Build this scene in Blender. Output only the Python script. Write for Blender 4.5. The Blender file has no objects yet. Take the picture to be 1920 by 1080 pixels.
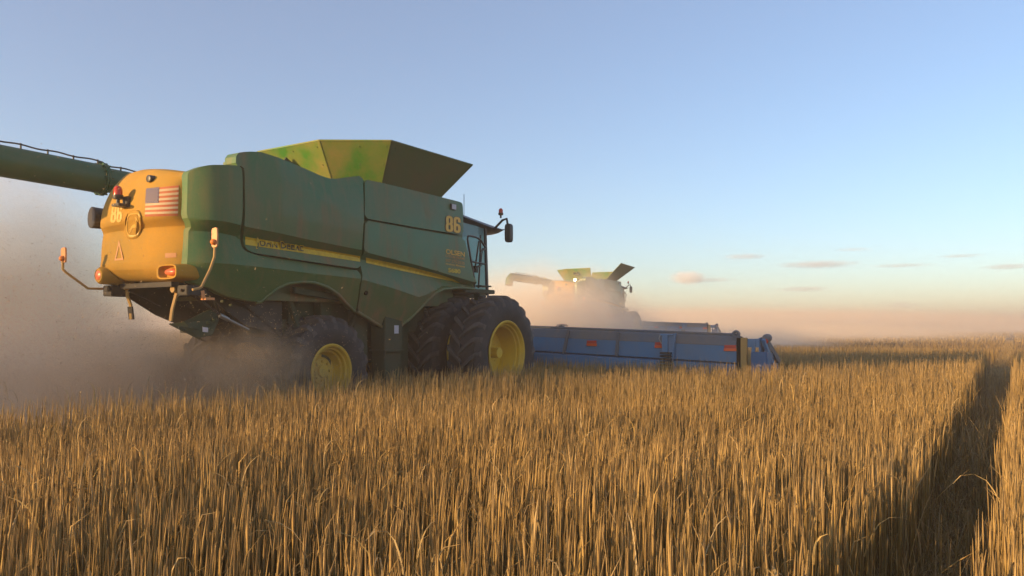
import bpy, bmesh, math, random
import numpy as np
from mathutils import Vector, Matrix
from mathutils.bvhtree import BVHTree
from mathutils.geometry import delaunay_2d_cdt

random.seed(7)
rng = np.random.default_rng(7)
scene = bpy.context.scene
COL = scene.collection
R = math.radians

# ------------------------------------------------------------------ camera
F = 1450.0                      # focal length in pixels of the 1920 px wide frame
TH = R(32.95)                   # camera looks this far to the left of the travel direction (+X)
CT, ST = math.cos(TH), math.sin(TH)
H = 1.44                        # eye height
HOR = 613.0                     # horizon row in the frame
cam = bpy.data.cameras.new("camera")
cam.sensor_width = 36.0
cam.lens = F / 1920 * 36.0
cam.shift_y = (HOR - 540) / 1920
cam.clip_start = 0.05
cam.clip_end = 60000
camo = bpy.data.objects.new("camera", cam)
COL.objects.link(camo)
camo.location = (0, 0, H)
camo.rotation_euler = (R(90), 0, TH - R(90))
scene.camera = camo

# ------------------------------------------------------------------ light
SUN_AZ = R(150.5)               # direction to the sun, counted from +X
SUN_EL = R(8.5)
sd = Vector((math.cos(SUN_EL) * math.cos(SUN_AZ), math.cos(SUN_EL) * math.sin(SUN_AZ), math.sin(SUN_EL)))
sun = bpy.data.lights.new("sun", "SUN")
sun.energy = 4.6
sun.angle = R(0.6)
sun.color = (1.0, 0.64, 0.29)
suno = bpy.data.objects.new("sun", sun)
COL.objects.link(suno)
suno.location = (-20, 20, 30)
suno.rotation_euler = sd.to_track_quat('Z', 'Y').to_euler()

world = bpy.data.worlds.new("World")
scene.world = world
world.use_nodes = True
wn = world.node_tree.nodes
wl = world.node_tree.links
sky = wn.new("ShaderNodeTexSky")
sky.sky_type = 'NISHITA'
sky.sun_disc = False
sky.sun_elevation = SUN_EL
sky.sun_rotation = R(90) - SUN_AZ
sky.altitude = 300
sky.air_density = 1.0
sky.dust_density = 0.4
sky.ozone_density = 2.6
bg = wn["Background"]
veil = wn.new("ShaderNodeMix")          # thin high haze that pales the clear sky
veil.data_type = 'RGBA'
veil.inputs["Factor"].default_value = 0.15
veil.inputs["B"].default_value = (3.2, 2.75, 2.65, 1)
tint = wn.new("ShaderNodeMix")
tint.data_type = 'RGBA'
tint.blend_type = 'MULTIPLY'
tint.inputs["Factor"].default_value = 1.0
tint.inputs["B"].default_value = (0.965, 0.972, 1.03, 1)
wl.new(sky.outputs[0], tint.inputs["A"])
wl.new(tint.outputs["Result"], veil.inputs["A"])
wl.new(veil.outputs["Result"], bg.inputs[0])
bg.inputs[1].default_value = 0.122

vs = scene.view_settings
vs.view_transform = 'Standard'
vs.look = 'None'
vs.exposure = 1.2
vs.gamma = 1.0
vs.use_curve_mapping = False

cy = scene.cycles
cy.use_denoising = True
try:
    cy.denoiser = 'OPENIMAGEDENOISE'
    cy.denoising_input_passes = 'RGB_ALBEDO_NORMAL'
    cy.denoising_prefilter = 'ACCURATE'
except Exception:
    pass
cy.max_bounces = 12
cy.diffuse_bounces = 3
cy.glossy_bounces = 3
cy.transmission_bounces = 4
cy.volume_bounces = 8
cy.transparent_max_bounces = 8
cy.volume_step_rate = 1.0
cy.volume_max_steps = 256
cy.sample_clamp_indirect = 4.0
cy.use_fast_gi = False


# ------------------------------------------------------------------ photo geometry -> place geometry
def rayxy(px):
    a = (px - 960.0) / F
    return CT + a * ST, ST - a * CT          # dX, dY per metre of depth


def PY(px, py, Y):                           # the point of that sight line lying on the plane Y = const
    dx, dy = rayxy(px)
    d = Y / dy
    return (d * dx, Y, H - (py - HOR) * d / F)


def PX(px, py, X):
    dx, dy = rayxy(px)
    d = X / dx
    return (X, d * dy, H - (py - HOR) * d / F)


def ray(px, py):
    dx, dy = rayxy(px)
    return Vector((dx, dy, -(py - HOR) / F))


def lerp(a, b, t):
    return tuple(a[i] + (b[i] - a[i]) * t for i in range(len(a)))


def interp(x, tab):
    if x <= tab[0][0]:
        return tab[0][1]
    for (x0, y0), (x1, y1) in zip(tab, tab[1:]):
        if x <= x1:
            return y0 + (y1 - y0) * (x - x0) / (x1 - x0)
    return tab[-1][1]


# ------------------------------------------------------------------ materials
def nodemat(name):
    m = bpy.data.materials.new(name)
    m.use_nodes = True
    return m, m.node_tree.nodes, m.node_tree.links, m.node_tree.nodes["Principled BSDF"]


def simple(name, col, rough=0.5, metal=0.0, spec=0.5, noise=0.0, nscale=6.0, col2=None, emit=None, estr=0.0):
    m, n, l, p = nodemat(name)
    p.inputs["Roughness"].default_value = rough
    p.inputs["Metallic"].default_value = metal
    p.inputs["Specular IOR Level"].default_value = spec
    if noise > 0:
        tc = n.new("ShaderNodeTexCoord")
        tx = n.new("ShaderNodeTexNoise")
        tx.inputs["Scale"].default_value = nscale
        tx.inputs["Detail"].default_value = 7
        tx.inputs["Roughness"].default_value = 0.65
        l.new(tc.outputs["Object"], tx.inputs["Vector"])
        rp = n.new("ShaderNodeValToRGB")
        rp.color_ramp.elements[0].position = 0.5 - noise / 2
        rp.color_ramp.elements[1].position = 0.5 + noise / 2
        rp.color_ramp.elements[0].color = (*col, 1)
        rp.color_ramp.elements[1].color = (*(col2 or col), 1)
        l.new(tx.outputs["Fac"], rp.inputs[0])
        l.new(rp.outputs[0], p.inputs["Base Color"])
    else:
        p.inputs["Base Color"].default_value = (*col, 1)
    if emit:
        p.inputs["Emission Color"].default_value = (*emit, 1)
        p.inputs["Emission Strength"].default_value = estr
    return m


def dusty_paint(name, base, dust, lo, hi, rough=0.38, zfade=None, streak=0.5):
    """paint with a film of field dust: big patches, fine speckle and vertical run streaks"""
    m, n, l, p = nodemat(name)
    tc = n.new("ShaderNodeTexCoord")
    a = n.new("ShaderNodeTexNoise")
    a.inputs["Scale"].default_value = 1.3
    a.inputs["Detail"].default_value = 6
    a.inputs["Roughness"].default_value = 0.6
    b = n.new("ShaderNodeTexNoise")
    b.inputs["Scale"].default_value = 60
    b.inputs["Detail"].default_value = 4
    mp = n.new("ShaderNodeMapping")
    mp.inputs["Scale"].default_value = (5.0, 5.0, 0.55)
    c = n.new("ShaderNodeTexNoise")
    c.inputs["Scale"].default_value = 1.6
    c.inputs["Detail"].default_value = 5
    l.new(tc.outputs["Object"], a.inputs["Vector"])
    l.new(tc.outputs["Object"], b.inputs["Vector"])
    l.new(tc.outputs["Object"], mp.inputs["Vector"])
    l.new(mp.outputs[0], c.inputs["Vector"])

    def rng_(src, f0, f1, t0, t1):
        r = n.new("ShaderNodeMapRange")
        r.inputs["From Min"].default_value = f0
        r.inputs["From Max"].default_value = f1
        r.inputs["To Min"].default_value = t0
        r.inputs["To Max"].default_value = t1
        l.new(src, r.inputs["Value"])
        return r.outputs[0]

    def math_(op, x, y):
        q = n.new("ShaderNodeMath")
        q.operation = op
        for k, v in ((0, x), (1, y)):
            if isinstance(v, (int, float)):
                q.inputs[k].default_value = v
            else:
                l.new(v, q.inputs[k])
        return q.outputs[0]
    fac = rng_(a.outputs["Fac"], 0.3, 0.7, lo, hi)
    fac = math_('ADD', fac, rng_(c.outputs["Fac"], 0.5, 0.75, 0.0, streak * 0.3))
    fac = math_('ADD', fac, rng_(b.outputs["Fac"], 0.35, 0.7, -0.05, 0.07))
    if zfade:
        sp = n.new("ShaderNodeSeparateXYZ")
        l.new(tc.outputs["Object"], sp.inputs[0])
        fac = math_('ADD', fac, rng_(sp.outputs["Z"], zfade[0], zfade[1], zfade[2], 0.0))
    fac_n = n.new("ShaderNodeClamp")
    l.new(fac, fac_n.inputs[0])
    mx = n.new("ShaderNodeMix")
    mx.data_type = 'RGBA'
    mx.inputs["A"].default_value = (*base, 1)
    mx.inputs["B"].default_value = (*dust, 1)
    l.new(fac_n.outputs[0], mx.inputs["Factor"])
    l.new(mx.outputs["Result"], p.inputs["Base Color"])
    p.inputs["Specular IOR Level"].default_value = 0.32
    rr = rng_(fac_n.outputs[0], 0.0, 1.0, rough, 0.85)
    l.new(rr, p.inputs["Roughness"])
    bp = n.new("ShaderNodeBump")
    bp.inputs["Strength"].default_value = 0.08
    bp.inputs["Distance"].default_value = 0.02
    l.new(a.outputs["Fac"], bp.inputs["Height"])
    l.new(bp.outputs[0], p.inputs["Normal"])
    return m


M = {}
M['green'] = dusty_paint("green_paint", (0.040, 0.150, 0.050), (0.26, 0.155, 0.08), -0.08, 0.45, 0.28, (0.9, 2.5, 0.62), 1.5)
M['hood'] = dusty_paint("dusty_hood_paint", (0.05, 0.12, 0.03), (0.52, 0.265, 0.028), 0.58, 0.95, 0.42, (0.6, 3.0, 0.05), 0.2)
M['rearpanel'] = dusty_paint("rear_panel_paint", (0.038, 0.145, 0.046), (0.26, 0.17, 0.065), 0.0, 0.36, 0.30, (0.9, 2.3, 0.45), 1.0)
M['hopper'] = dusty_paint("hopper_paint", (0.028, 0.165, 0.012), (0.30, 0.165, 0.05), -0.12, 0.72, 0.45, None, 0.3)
M['hoppershade'] = dusty_paint("hopper_shaded_paint", (0.042, 0.125, 0.035), (0.16, 0.105, 0.05), 0.05, 0.7, 0.5, None, 0.3)  # hopper paint with shade mixed in, for sides turned from the sun
M['auger'] = dusty_paint("auger_paint", (0.018, 0.11, 0.045), (0.16, 0.13, 0.06), 0.0, 0.35, 0.3, None, 0.2)
M['frame'] = dusty_paint("chassis_paint", (0.014, 0.055, 0.022), (0.10, 0.075, 0.048), 0.1, 0.65, 0.55)
M['dark'] = simple("dark_steel", (0.018, 0.018, 0.016), 0.6, 0, 0.4, 0.5, 5, (0.05, 0.042, 0.032))
M['gap'] = simple("black_inner", (0.006, 0.007, 0.006), 0.9, 0, 0.1)
M['black'] = simple("black_plastic", (0.014, 0.014, 0.014), 0.45, 0, 0.5, 0.4, 8, (0.05, 0.04, 0.03))
M['tyre'] = simple("tyre_rubber", (0.017, 0.018, 0.021), 0.7, 0, 0.35, 0.5, 4, (0.060, 0.052, 0.048))
M['lug'] = simple("dusty_tread_lug", (0.042, 0.040, 0.040), 0.7, 0, 0.35, 0.5, 5, (0.125, 0.105, 0.088))
M['rim'] = dusty_paint("yellow_rim_paint", (0.78, 0.50, 0.03), (0.36, 0.24, 0.08), 0.0, 0.5, 0.4, None, 0.3)
M['yellow'] = simple("yellow_decal", (0.82, 0.56, 0.03), 0.5, 0, 0.3, 0.5, 14, (0.52, 0.34, 0.04))
M['gold'] = simple("gold_lettering", (0.78, 0.42, 0.03), 0.5)
M['rustline'] = simple("lettering_edge", (0.12, 0.06, 0.02), 0.6)
M['goldfaint'] = simple("faded_gold_lettering", (0.52, 0.25, 0.05), 0.6)
M['letterdark'] = simple("dark_lettering", (0.015, 0.03, 0.015), 0.5)
M['emblem'] = simple("emblem_yellow", (0.64, 0.38, 0.06), 0.5)
M['red'] = simple("flag_red", (0.46, 0.09, 0.04), 0.6, 0, 0.3, 0.6, 9, (0.46, 0.17, 0.06))
M['white'] = simple("flag_white", (0.60, 0.48, 0.32), 0.6, 0, 0.3, 0.6, 9, (0.50, 0.34, 0.15))
M['navy'] = simple("flag_blue", (0.06, 0.06, 0.16), 0.6, 0, 0.3, 0.6, 9, (0.13, 0.11, 0.17))
M['triangle'] = simple("faded_red_sticker", (0.56, 0.26, 0.09), 0.6)
M['amber'] = simple("amber_reflector", (0.75, 0.22, 0.03), 0.3)
M['amberplate'] = simple("orange_plate", (0.72, 0.30, 0.10), 0.5)
M['beacon'] = simple("beacon_lens", (0.55, 0.05, 0.015), 0.2)
M['taillens'] = simple("tail_lens", (0.70, 0.17, 0.07), 0.3)
M['rod'] = simple("cylinder_rod", (0.30, 0.29, 0.27), 0.35, 0.7)
M['sticker'] = simple("pale_sticker", (0.55, 0.52, 0.55), 0.5)
M['stickermark'] = simple("sticker_mark", (0.35, 0.05, 0.05), 0.5)
M['blue'] = dusty_paint("blue_header_paint", (0.075, 0.25, 0.47), (0.24, 0.24, 0.23), 0.05, 0.5, 0.4, (0.5, 1.1, 0.0))
M['bluebright'] = dusty_paint("bright_blue_paint", (0.02, 0.13, 0.30), (0.16, 0.13, 0.10), 0.0, 0.25, 0.35)
M['bluegrey'] = dusty_paint("dusty_top_sheet", (0.09, 0.14, 0.20), (0.24, 0.19, 0.14), 0.2, 0.85, 0.5)
M['redref'] = simple("red_reflector", (0.60, 0.05, 0.03), 0.4)
M['orangeref'] = simple("orange_reflector", (0.85, 0.12, 0.03), 0.4)
M['tan'] = dusty_paint("yellowish_post", (0.55, 0.33, 0.08), (0.36, 0.24, 0.12), 0.1, 0.6, 0.5)
M['mirrorback'] = simple("mirror_shell", (0.045, 0.040, 0.036), 0.5)
gl, gn, gll, gp = nodemat("cab_glass")
gp.inputs["Base Color"].default_value = (0.35, 0.62, 0.62, 1)
gp.inputs["Roughness"].default_value = 0.06
gp.inputs["Transmission Weight"].default_value = 0.65
gp.inputs["IOR"].default_value = 1.3
M['glass'] = gl
M['lit'] = simple("lit_lamp", (0.8, 0.7, 0.5), 0.3, emit=(1.0, 0.80, 0.45), estr=14.0)
M['lamp'] = simple("lamp_glass", (0.45, 0.42, 0.36), 0.2)


# ------------------------------------------------------------------ mesh helper
BASE = Vector((9.0, 9.5, 0.0))       # ground point under the combine's middle; its parts are stored relative to it


class MB:
    def __init__(self):
        self.v, self.f, self.mi = [], [], []

    def add(self, verts, faces, mi=0):
        o = len(self.v)
        self.v += [tuple(p) for p in verts]
        for f in faces:
            self.f.append([i + o for i in f])
            self.mi.append(mi)

    def box(self, c, s, rot=None, mi=0, taper=None):
        hx, hy, hz = s[0] / 2, s[1] / 2, s[2] / 2
        P = [Vector((x * hx, y * hy, z * hz)) for z in (-1, 1) for y in (-1, 1) for x in (-1, 1)]
        if taper:
            for p in P[4:]:
                p.x *= taper[0]
                p.y *= taper[1]
        if rot is not None:
            P = [rot @ p for p in P]
        P = [p + Vector(c) for p in P]
        self.add(P, [(0, 2, 3, 1), (4, 5, 7, 6), (0, 1, 5, 4), (2, 6, 7, 3), (0, 4, 6, 2), (1, 3, 7, 5)], mi)

    def bar(self, a, b, w, h, mi=0, up=(0, 0, 1)):
        a, b = Vector(a), Vector(b)
        d = b - a
        L = d.length
        d.normalize()
        u = Vector(up)
        if abs(d.dot(u)) > 0.97:
            u = Vector((1, 0, 0))
        s = d.cross(u).normalized()
        u = s.cross(d).normalized()
        rot = Matrix((d, s, u)).transposed()
        self.box((a + b) / 2, (L, w, h), rot, mi)

    def tube(self, pts, r, n=10, mi=0, cap=True):
        pts = [Vector(p) for p in pts]
        rs = r if isinstance(r, (list, tuple)) else [r] * len(pts)
        rings = []
        prev = None
        for i, p in enumerate(pts):
            t = (pts[min(i + 1, len(pts) - 1)] - pts[max(i - 1, 0)]).normalized()
            if prev is None:
                s = t.orthogonal().normalized()
            else:
                s = (prev - t * prev.dot(t)).normalized()
            prev = s
            u = t.cross(s)
            rings.append([p + (s * math.cos(2 * math.pi * k / n) + u * math.sin(2 * math.pi * k / n)) * rs[i] for k in range(n)])
        V = [q for rg in rings for q in rg]
        Fc = []
        for i in range(len(pts) - 1):
            for k in range(n):
                k2 = (k + 1) % n
                Fc.append((i * n + k, i * n + k2, (i + 1) * n + k2, (i + 1) * n + k))
        if cap:
            Fc.append(tuple(range(n))[::-1])
            Fc.append(tuple((len(pts) - 1) * n + k for k in range(n)))
        self.add(V, Fc, mi)

    def lathe(self, prof, c, axis='y', n=48, mi=0, closed=False):
        """prof: list of (offset along the axis, radius)"""
        V, Fc = [], []
        for (o, r) in prof:
            for k in range(n):
                a = 2 * math.pi * k / n
                if axis == 'y':
                    V.append((c[0] + r * math.cos(a), c[1] + o, c[2] + r * math.sin(a)))
                elif axis == 'z':
                    V.append((c[0] + r * math.cos(a), c[1] + r * math.sin(a), c[2] + o))
                else:
                    V.append((c[0] + o, c[1] + r * math.cos(a), c[2] + r * math.sin(a)))
        m = len(prof)
        for i in range(m if closed else m - 1):
            i2 = (i + 1) % m
            for k in range(n):
                k2 = (k + 1) % n
                Fc.append((i * n + k, i2 * n + k, i2 * n + k2, i * n + k2))
        self.add(V, Fc, mi)

    def grid(self, rows, mi=0):
        nr, nc = len(rows), len(rows[0])
        V = [p for r in rows for p in r]
        self.add(V, [(i * nc + j, i * nc + j + 1, (i + 1) * nc + j + 1, (i + 1) * nc + j) for i in range(nr - 1) for j in range(nc - 1)], mi)

    def slab(self, pts, thick, mi=0):
        """flat polygon given as 3-D points, thickened along its normal, both faces"""
        P = [Vector(p) for p in pts]
        nrm = Vector((0, 0, 0))
        for i in range(len(P)):
            nrm += P[i].cross(P[(i + 1) % len(P)])
        nrm.normalize()
        n = len(P)
        V = [p + nrm * thick / 2 for p in P] + [p - nrm * thick / 2 for p in P]
        Fc = [tuple(range(n)), tuple(range(2 * n - 1, n - 1, -1))]
        for i in range(n):
            j = (i + 1) % n
            Fc.append((i, n + i, n + j, j))
        self.add(V, Fc, mi)

    def extrude_y(self, poly, y0, y1, mi=0):
        n = len(poly)
        V = [(x, y0, z) for x, z in poly] + [(x, y1, z) for x, z in poly]
        Fc = [tuple(range(n)), tuple(range(2 * n - 1, n - 1, -1))] + [(i, n + i, n + (i + 1) % n, (i + 1) % n) for i in range(n)]
        self.add(V, Fc, mi)

    def build(self, name, mats, parent=None, base=None, smooth=None, bevel=0.0):
        base = BASE if base is None else base
        me = bpy.data.meshes.new(name)
        me.from_pydata([(x - base[0], y - base[1], z - base[2]) for x, y, z in self.v], [], self.f)
        for m in (mats if isinstance(mats, (list, tuple)) else [mats]):
            me.materials.append(m)
        me.polygons.foreach_set("material_index", self.mi)
        bm = bmesh.new()
        bm.from_mesh(me)
        bmesh.ops.recalc_face_normals(bm, faces=bm.faces)
        if bevel:
            ed = [e for e in bm.edges if len(e.link_faces) == 2 and e.calc_face_angle(0) > 0.6]
            bmesh.ops.bevel(bm, geom=ed, offset=bevel, segments=2, affect='EDGES', clamp_overlap=True)
        bm.to_mesh(me)
        bm.free()
        if smooth is not None:
            me.polygons.foreach_set("use_smooth", [True] * len(me.polygons))
            me.set_sharp_from_angle(angle=R(smooth))
        o = bpy.data.objects.new(name, me)
        COL.objects.link(o)
        if parent is not None:
            o.parent = parent
        return o


def tag(o, label=None, cat=None, group=None, kind=None):
    for k, v in (("label", label), ("category", cat), ("group", group), ("kind", kind)):
        if v:
            o[k] = v
    return o


def empty(name, loc, label, cat, group=None):
    o = bpy.data.objects.new(name, None)
    COL.objects.link(o)
    o.location = loc
    o.empty_display_size = 0.3
    return tag(o, label, cat, group)


# ------------------------------------------------------------------ ground
def ground_z(x, y):
    """slight rise under the second combine; nearly flat elsewhere (numpy friendly)"""
    g = 0.33 * np.exp(-(((x - 40) / 15.0) ** 2 + ((y - 21) / 9.0) ** 2))
    return g


def make_ground():
    gx = np.concatenate([np.linspace(-2500, -60, 12), np.linspace(-40, 120, 90), np.linspace(140, 2900, 24)])
    gy = np.concatenate([np.linspace(-2500, -40, 12), np.linspace(-20, 80, 60), np.linspace(100, 2900, 24)])
    X, Y = np.meshgrid(gx, gy)
    Z = ground_z(X, Y)
    V = np.stack([X, Y, Z], -1).reshape(-1, 3)
    nx, ny = len(gx), len(gy)
    Fc = [(j * nx + i, j * nx + i + 1, (j + 1) * nx + i + 1, (j + 1) * nx + i) for j in range(ny - 1) for i in range(nx - 1)]
    me = bpy.data.meshes.new("ground")
    me.from_pydata(V.tolist(), [], Fc)
    m, n, l, p = nodemat("field_ground")
    tc = n.new("ShaderNodeTexCoord")
    t1 = n.new("ShaderNodeTexNoise")
    t1.inputs["Scale"].default_value = 9.0
    t1.inputs["Detail"].default_value = 8
    t1.inputs["Roughness"].default_value = 0.75
    t2 = n.new("ShaderNodeTexNoise")
    t2.inputs["Scale"].default_value = 0.05
    t2.inputs["Detail"].default_value = 5
    l.new(tc.outputs["Object"], t1.inputs["Vector"])
    l.new(tc.outputs["Object"], t2.inputs["Vector"])
    r1 = n.new("ShaderNodeValToRGB")
    r1.color_ramp.elements[0].position = 0.35
    r1.color_ramp.elements[1].position = 0.7
    r1.color_ramp.elements[0].color = (0.055, 0.036, 0.020, 1)
    r1.color_ramp.elements[1].color = (0.21, 0.140, 0.070, 1)
    l.new(t1.outputs["Fac"], r1.inputs[0])
    r2 = n.new("ShaderNodeValToRGB")
    r2.color_ramp.elements[0].position = 0.3
    r2.color_ramp.elements[1].position = 0.7
    r2.color_ramp.elements[0].color = (0.17, 0.105, 0.05, 1)
    r2.color_ramp.elements[1].color = (0.28, 0.18, 0.085, 1)
    l.new(t2.outputs["Fac"], r2.inputs[0])
    # beyond the modelled stalks the sheet carries the colour of the standing straw itself
    ln = n.new("ShaderNodeVectorMath")
    ln.operation = 'LENGTH'
    l.new(tc.outputs["Object"], ln.inputs[0])
    mr = n.new("ShaderNodeMapRange")
    mr.inputs["From Min"].default_value = 90
    mr.inputs["From Max"].default_value = 190  # tan colour stands in for sunlight catching the post
    l.new(ln.outputs["Value"], mr.inputs["Value"])
    mx = n.new("ShaderNodeMix")
    mx.data_type = 'RGBA'
    l.new(mr.outputs[0], mx.inputs["Factor"])
    l.new(r1.outputs[0], mx.inputs["A"])
    l.new(r2.outputs[0], mx.inputs["B"])
    l.new(mx.outputs["Result"], p.inputs["Base Color"])
    p.inputs["Roughness"].default_value = 0.95
    p.inputs["Specular IOR Level"].default_value = 0.1
    bp = n.new("ShaderNodeBump")
    bp.inputs["Strength"].default_value = 0.6
    bp.inputs["Distance"].default_value = 0.05
    l.new(t1.outputs["Fac"], bp.inputs["Height"])
    l.new(bp.outputs[0], p.inputs["Normal"])
    me.materials.append(m)
    o = bpy.data.objects.new("ground", me)
    COL.objects.link(o)
    return tag(o, "bare soil and straw litter under the standing crop", "ground", kind="structure")


make_ground()

# ------------------------------------------------------------------ the combine
YS = 8.15                                            # plane of the right flank
crA = [(350, 403), (378, 408), (420, 415), (457, 425), (560, 448), (677, 471), (780, 497), (887, 529)]
crB = [(350, 488), (420, 494), (480, 500), (560, 510), (675, 523), (735, 540), (785, 557), (800, 552), (830, 536), (890, 533)]
tabA = [(PY(x, y, YS - .06)[0], PY(x, y, YS - .06)[2]) for x, y in crA]
tabB = [(PY(x, y, YS - .05)[0], PY(x, y, YS - .05)[2]) for x, y in crB]


def yside(X, Z):
    zA, zB = interp(X, tabA), interp(X, tabB)
    band = 0.13 - 0.07 * min(1, max(0, (X - 6) / 5.0))
    if Z >= zA:
        t = Z - zA
        o = 0.095 - 0.06 * (t / 0.9) ** 1.5
    elif Z >= zA - band:
        o = 0.095 - 0.125 * ((zA - Z) / band)
    elif Z >= zB:
        t = (zA - band - Z) / max(0.05, zA - band - zB)
        o = -0.03 + 0.105 * t
    else:
        o = 0.075 - 0.36 * (zB - Z) - 0.10 * (zB - Z) ** 2
    y = YS - o
    if X < 6.25:
        y += 0.44 * ((6.25 - X) / 0.65) ** 2.8
    return y


def onside(px, py, off=None):
    Y = YS
    for _ in range(16):
        p = PY(px, py, Y)
        Y = 0.5 * Y + 0.5 * (yside(p[0], p[2]) - (off(p[0], p[2]) if off else 0.0))
    return PY(px, py, Y)


def resample(poly, step):
    out = []
    for i in range(len(poly)):
        a, b = Vector(poly[i]), Vector(poly[(i + 1) % len(poly)])
        k = max(1, int((b - a).length / step))
        for j in range(k):
            out.append(a + (b - a) * j / k)
    return out


def smooth_poly(poly, it=1):
    for _ in range(it):
        q = []
        for i in range(len(poly)):
            a, b = poly[i], poly[(i + 1) % len(poly)]
            if math.dist(a, b) < 26:
                q += [(a[0] * .75 + b[0] * .25, a[1] * .75 + b[1] * .25), (a[0] * .25 + b[0] * .75, a[1] * .25 + b[1] * .75)]
            else:
                t = 6 / math.dist(a, b)
                q += [(a[0] + (b[0] - a[0]) * t, a[1] + (b[1] - a[1]) * t), (b[0] + (a[0] - b[0]) * t, b[1] + (a[1] - b[1]) * t)]
        poly = q
    return poly


def side_panel(name, outline_px, mat, parent, offset=None, depth=0.10, step=0.045, bulge=None, lip=0.0):
    pts = [onside(x, y, offset) for x, y in smooth_poly(outline_px)]
    poly = [Vector((p[0], p[2])) for p in pts]
    bnd = resample(poly, step)
    n = len(bnd)
    xs = [p.x for p in bnd]
    zs = [p.y for p in bnd]
    inner = []
    edges = [(i, (i + 1) % n) for i in range(n)]
    allv = list(bnd)
    z = min(zs)
    k = 0
    while z < max(zs):
        x = min(xs) + (step / 2 if k % 2 else 0)
        while x < max(xs):
            q = Vector((x, z))
            if min((q - b).length_squared for b in bnd) > (step * .55) ** 2:
                allv.append(q)
            x += step
        z += step * .8
        k += 1
    v2, e2, f2, ov, oe, of = delaunay_2d_cdt(allv, edges, [list(range(n))], 1, 1e-5)
    # snap rows near the creases on to them so the fold lines stay crisp
    onb = set()
    for i, src in enumerate(ov):
        if any(s < n for s in src):
            onb.add(i)
    V = []
    for i, p in enumerate(v2):
        x, zz = p.x, p.y
        if i not in onb:
            for tb, off in ((tabA, 0), (tabA, 1), (tabB, 0)):
                zc = interp(x, tb) - (0.13 - 0.07 * min(1, max(0, (x - 6) / 5.0)) if off else 0)
                if abs(zz - zc) < step * .42:
                    zz = zc
                    break
        y = yside(x, zz)
        if offset:
            y -= offset(x, zz)
        V.append((x, y, zz))
    bm = bmesh.new()
    bv = [bm.verts.new((a[0] - BASE.x, a[1] - BASE.y, a[2] - BASE.z)) for a in V]
    for f in f2:
        try:
            bm.faces.new([bv[i] for i in f])
        except ValueError:
            pass
    bmesh.ops.recalc_face_normals(bm, faces=bm.faces)
    bm.normal_update()
    if sum(f.normal.y for f in bm.faces) > 0:
        bmesh.ops.reverse_faces(bm, faces=bm.faces)
    be = [e for e in bm.edges if e.is_boundary]
    r = bmesh.ops.extrude_edge_only(bm, edges=be)
    nv = [g for g in r['geom'] if isinstance(g, bmesh.types.BMVert)]
    for q in nv:
        q.co.y += 0.018
    ne = [g for g in r['geom'] if isinstance(g, bmesh.types.BMEdge) and g.is_boundary]
    r = bmesh.ops.extrude_edge_only(bm, edges=ne)
    for g in r['geom']:
        if isinstance(g, bmesh.types.BMVert):
            g.co.y += depth
    me = bpy.data.meshes.new(name)
    bm.normal_update()
    bm.to_mesh(me)
    bm.free()
    me.materials.append(mat)
    me.polygons.foreach_set("use_smooth", [True] * len(me.polygons))
    me.set_sharp_from_angle(angle=R(24))
    o = bpy.data.objects.new(name, me)
    COL.objects.link(o)
    o.parent = parent
    return o


comb = empty("combine_harvester", BASE, "large dusty green combine harvester with yellow rims and 86 on its side, nearest the camera", "combine harvester")

rear_out = [(352, 322), (363, 318), (378, 312), (395, 309), (425, 309), (453, 311), (455, 330), (455, 400), (452, 425), (450, 445), (452, 461), (460, 471), (480, 478),
            (560, 490), (676, 508), (674, 540), (669, 575), (666, 584), (650, 567.5), (635, 551), (615, 537.5), (590, 529), (565, 527.5), (540, 531), (520, 540),
            (502, 554), (488, 566), (472, 564.5), (455, 562), (420, 554), (380, 534), (366, 532), (356, 528), (349, 514), (351, 486), (359, 420), (350, 405)]
eng_out = [(443, 287), (462, 284), (486, 284.5), (498, 287.5), (540, 302.5), (575, 317.5), (605, 331), (625, 336), (645, 333), (680, 329), (682, 380), (681, 430), (678, 475),
           (676, 504), (600, 493), (480, 475), (466, 470), (458, 461), (456, 447), (458, 428), (460, 405), (459, 330), (457.5, 312), (442, 311)]
tank_out = [(684, 336), (717, 343), (825, 369), (857, 377), (865, 379.5), (868, 384), (869, 441), (780, 426), (684, 409)]
low_out = [(685, 413), (780, 430), (870, 446), (877, 472), (887, 512), (891, 540), (855, 538), (832, 541), (816, 549), (805, 560), (790, 576), (770, 596), (753, 610), (744, 615),
           (735, 616), (715, 611), (690, 595), (670, 583.5), (675, 550), (679, 520), (682.5, 470)]


def eng_bulge(x, z):
    """the engine cover: proud of the flank, with a diagonal fold running down towards the front"""
    p0, p1 = onside(520, 335), onside(650, 403)
    dd = (z - p0[2]) - (p1[2] - p0[2]) / (p1[0] - p0[0]) * (x - p0[0])
    s = 1 / (1 + math.exp(-dd / 0.05))
    zt = interp(x, tabA)
    up = max(0.0, min(1.0, (z - zt) / 0.25))
    return 0.06 * max(0.0, min(1.0, (x - 6.32) / 0.5)) + up * (0.03 * max(0.0, min(1.0, (x - 6.32) / 0.5)) - 0.21 * max(0.0, dd) * max(0.0, min(1.0, (x - 6.5) / 0.6)))


rp = side_panel("rear_side_panel", rear_out, M['rearpanel'], comb)
ep = side_panel("engine_cover", eng_out, M['green'], comb, offset=eng_bulge, depth=0.2)
tp = side_panel("tank_side_panel", tank_out, M['green'], comb, offset=lambda x, z: -0.06, depth=0.12)
lp = side_panel("lower_side_panel", low_out, M['green'], comb, offset=lambda x, z: -0.02, depth=0.14)
for o_, lb in ((ep, "engine cover with the yellow stripe"),):
    o_["label"] = lb

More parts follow.
